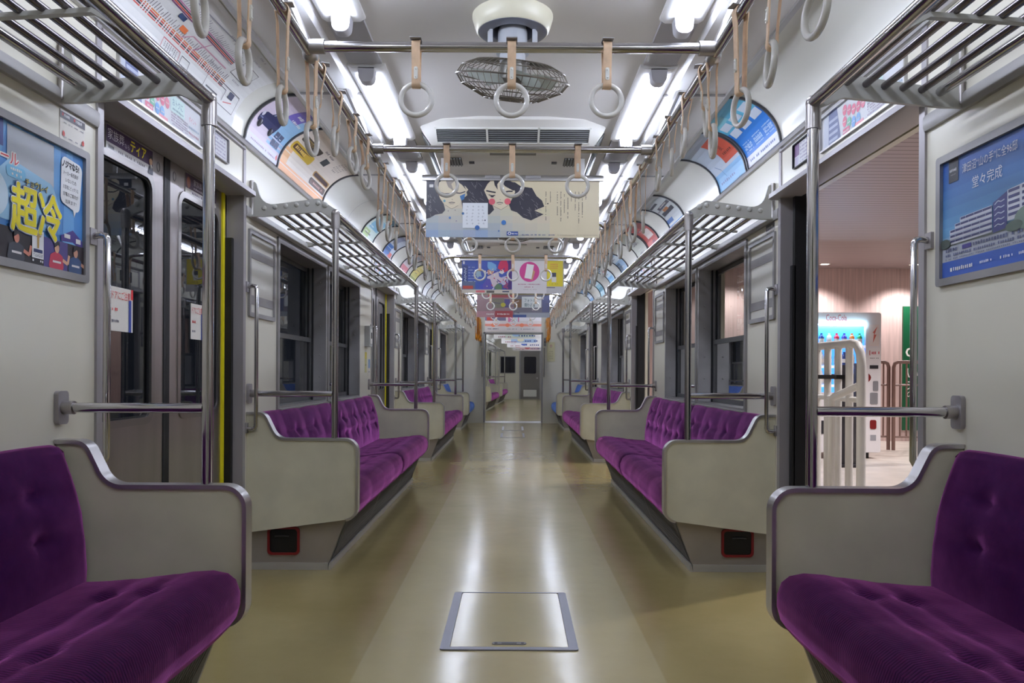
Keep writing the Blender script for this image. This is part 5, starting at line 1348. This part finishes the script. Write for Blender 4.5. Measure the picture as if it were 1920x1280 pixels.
for r_, z in enumerate((1.375, 1.13, .90)):
    part('shelf', MB().box(.05, .90, -.025, .02, z - .035, z - .005), P('shelf_glow', (206, 214, 250), .4, emit=.9), t, smooth=0)  # shelf fronts emit a little, standing in for display light on the rows
    for k in range(9):
        x = .10 + k * .092; c = CC[rv.randrange(8)] if r_ == 0 else rv.choice([(206, 220, 236), (60, 80, 140), (80, 150, 190), (226, 226, 230)])
        hh = .14 if r_ == 0 else .16
        b = part('bottle', MB().lathe([(0, z), (.030, z), (.032, z + .01), (.032, z + hh * .62), (.024, z + hh * .78), (.014, z + hh * .86), (.014, z + hh), (0, z + hh)], (x, -.002, 0), 12), P('bottle_%d%d%d' % c, c, .25), t)
        part('label_band', MB().lathe([(.0325, z + .03), (.0325, z + .075)], (x, -.002, 0), 12), P('bottle_band', (230, 226, 226), .35), b)
part('dispense_flap', MB().prism(rrect(.10, .75, .30, .46, .02, 4), 'y', -.036, -.02), P('vending_dark', (46, 44, 50), .4), t)
for x in (.12, .40, .66): part('foot_opening', MB().box(x, x + .14, -.032, .0, .075, .13), BLACK, t)
for x in (.08, VW - .12): part('foot', MB().cyl((x, .1, 0), (x, .1, .08), .03, 10), BLACK, t)
part('coin_panel', MB().prism(rrect(.955, 1.045, .66, .80, .012, 3), 'y', -.038, -.025), P('coin_grey', (150, 150, 156), .4, .4), t)
part('coin_button', MB().prism(rrect(.99, 1.05, .82, .94, .012, 3), 'y', -.038, -.025), P('coin_grey', (150, 150, 156), .4, .4), t)
part('change_cup', MB().prism(rrect(.955, 1.03, .36, .47, .02, 4), 'y', -.038, -.025), RED, t)
part('bill_slot', MB().box(.95, 1.05, -.038, -.028, 1.09, 1.13), P('vending_dark', (46, 44, 50), .4), t)
part('lock', MB().cyl((1.0, -.04, .60), (1.0, -.02, .60), .016, 10), DARK, t)
part('red_mark', MB().prism([(.935, .93), (.955, .95), (.965, .98), (.955, 1.01), (.935, 1.03)], 'y', -.034, -.029), RED, t)
def vart(): return Art(plane_fn((0, -.0305, 0), (1, 0, 0), (0, 0, 1), (0, -1, 0)))
A = vart(); A.text('Coca-Cola', .42, VH - .105, .075, (190, 60, 80), 1, w=.25); A.build('brand_lettering', t)
A = vart(); A.rect(.94, 1.06, 1.36, 1.62, (226, 214, 212), 1); A.poly([(.985, 1.40), (1.03, 1.50), (1.005, 1.50), (1.04, 1.60), (.98, 1.52), (1.0, 1.52)], (206, 110, 100), 2); A.build('flash_sticker', t)
A = vart(); A.rect(.935, 1.08, 1.20, 1.34, (226, 222, 224), 1); A.text('1', .945, 1.25, .06, (196, 50, 60), 2); A.dash(.97, 1.26, .1, .04, (196, 80, 90), 2, n=5); A.dash(.95, 1.21, .11, .012, (110, 100, 110), 2, n=9); A.build('price_card', t)
A = vart(); A.rect(.96, 1.03, .22, .29, (150, 150, 158), 1); A.build('lower_label', t)
# dark posts and trays in place of the vending machine's dark slots
t = thing('dark_slot_posts', 'dark posts and trays standing for slots of the lit vending machine', 'stand', (3.55, 8.6, PZ)); VD = P('vending_dark', (46, 44, 50), .4)
for x, z in ((.07, 1.12), (.22, 1.14)): part('post', MB().box(x, x + .05, -.03, .03, 0, z), VD, t, bevel=.006)
for z in (.97, .60): part('tray', MB().box(-.04, .19, -.05, .05, z, z + .05), VD, t, bevel=.006)
part('base', MB().box(.0, .30, -.09, .09, 0, .03), VD, t, bevel=.006)

# ------------------------------------------------------------------ the next carriage, turned slightly to the right
CAR = Matrix.Translation((0, 15.68, 0)) @ Matrix.Rotation(radians(-2.6), 4, 'Z') @ Matrix.Translation((0, -15.68, 0))
YA, YB = 15.98, 29.8
door_frame.n = 60
car_shell(YA, YB, [], [(20.5, 21.5), (21.65, 22.65), (25.2, 26.2), (26.35, 27.35)], 'the next carriage')
end_wall('wall_next_far', YB, YB + .06, .001, .002, 'cream end wall of the next carriage')
mb = MB(); prof = [(-W, -.05), (-.57, -.05), (-.57, 1.78), (.57, 1.78), (.57, -.05), (W, -.05), (W, 2.3), (-W, 2.3)]; mb.prism(prof, 'y', YA, YA + .04); struct('wall_next_near', mb, WALL, smooth=0, label='near end wall of the next carriage')
for k, (y0, y1) in enumerate(((20.0, 23.2), (24.8, 28.0))):
    bench(-1, y0, y1, 2, 4, PURPLE, 'purple bench in the next carriage, %s on its left side' % ORD[k], cock=False)
    rack(-1, y0, y1, 'luggage rack in the next carriage above its %s left bench' % ORD[k])
    for j, y in enumerate((y0, y1)): pole(-1, y, 'grab pole in the next carriage at the %s end of its %s bench' % (('near', 'far')[j], ORD[k]))
for s in (-1, 1):
    for k in range(5): lamp(s, 16.6 + k * 2.6, '%s lamp in the next carriage, %s row' % (ORD[k], SIDE[s]), 1.25)
for k, (y, c, c2) in enumerate(((17.4, (150, 176, 206), (196, 206, 190)), (20.2, (206, 200, 170), (150, 170, 200)), (23.0, (90, 110, 176), (226, 220, 216)), (26.4, (206, 110, 110), (226, 190, 190)))):
    t, A = banner(y, '%s hanging banner in the next carriage seen through the gangway' % ORD[k], -.515, .515, 2.11, .36, .235)
    A.rect(0, 1.03, 0, .36, (222, 218, 214), 0); A.rect(.1, .6, .10, .32, c, 1); A.rect(.25, .9, .03, .12, c2, 2); A.ell(.5, .1, .09, .05, c, 3); A.dash(.55, .05, .4, .04, (60, 70, 120), 4, n=7); A.dash(.1, .03, .3, .03, (150, 90, 100), 4, n=7); A.build('print', t)
t = thing('end_door', 'grey end door with dark window at the far end of the next carriage', 'door', (0, YB, 0))
part('leaf', MB().ring_prism(rrect(-.36, .36, 0, 1.85, .01, 4), rrect(-.23, .23, .98, 1.62, .05, 4), 'y', -.05, 0), P('end_door_grey', (120, 116, 112), .4, .3), t)
part('pane', MB().box(-.24, .24, -.02, -.012, .97, 1.63), P('night_pane', (16, 18, 34), .12), t, smooth=0)
part('kick_plate', MB().box(-.25, .25, -.056, -.05, .10, .36), P('kick_white', (206, 206, 200), .4), t); part('handle', MB().box(.24, .30, -.085, -.05, .78, .84), STEEL, t)
part('door_frame', MB().ring_prism(rrect(-.41, .41, 0, 1.9, .01, 2), rrect(-.36, .36, 0, 1.85, .01, 2), 'y', -.06, 0), ALUD, t)
t = thing('end_window', 'dark window in the end wall left of the far grey door', 'window', (-.85, YB, 1.3))
part('frame', MB().ring_prism(rrect(-.30, .30, -.32, .34, .02, 3), rrect(-.27, .27, -.29, .31, .015, 3), 'y', -.03, 0), ALUD, t); part('pane', MB().box(-.275, .275, -.012, -.006, -.295, .315), P('night_pane', (16, 18, 34), .12), t, smooth=0)
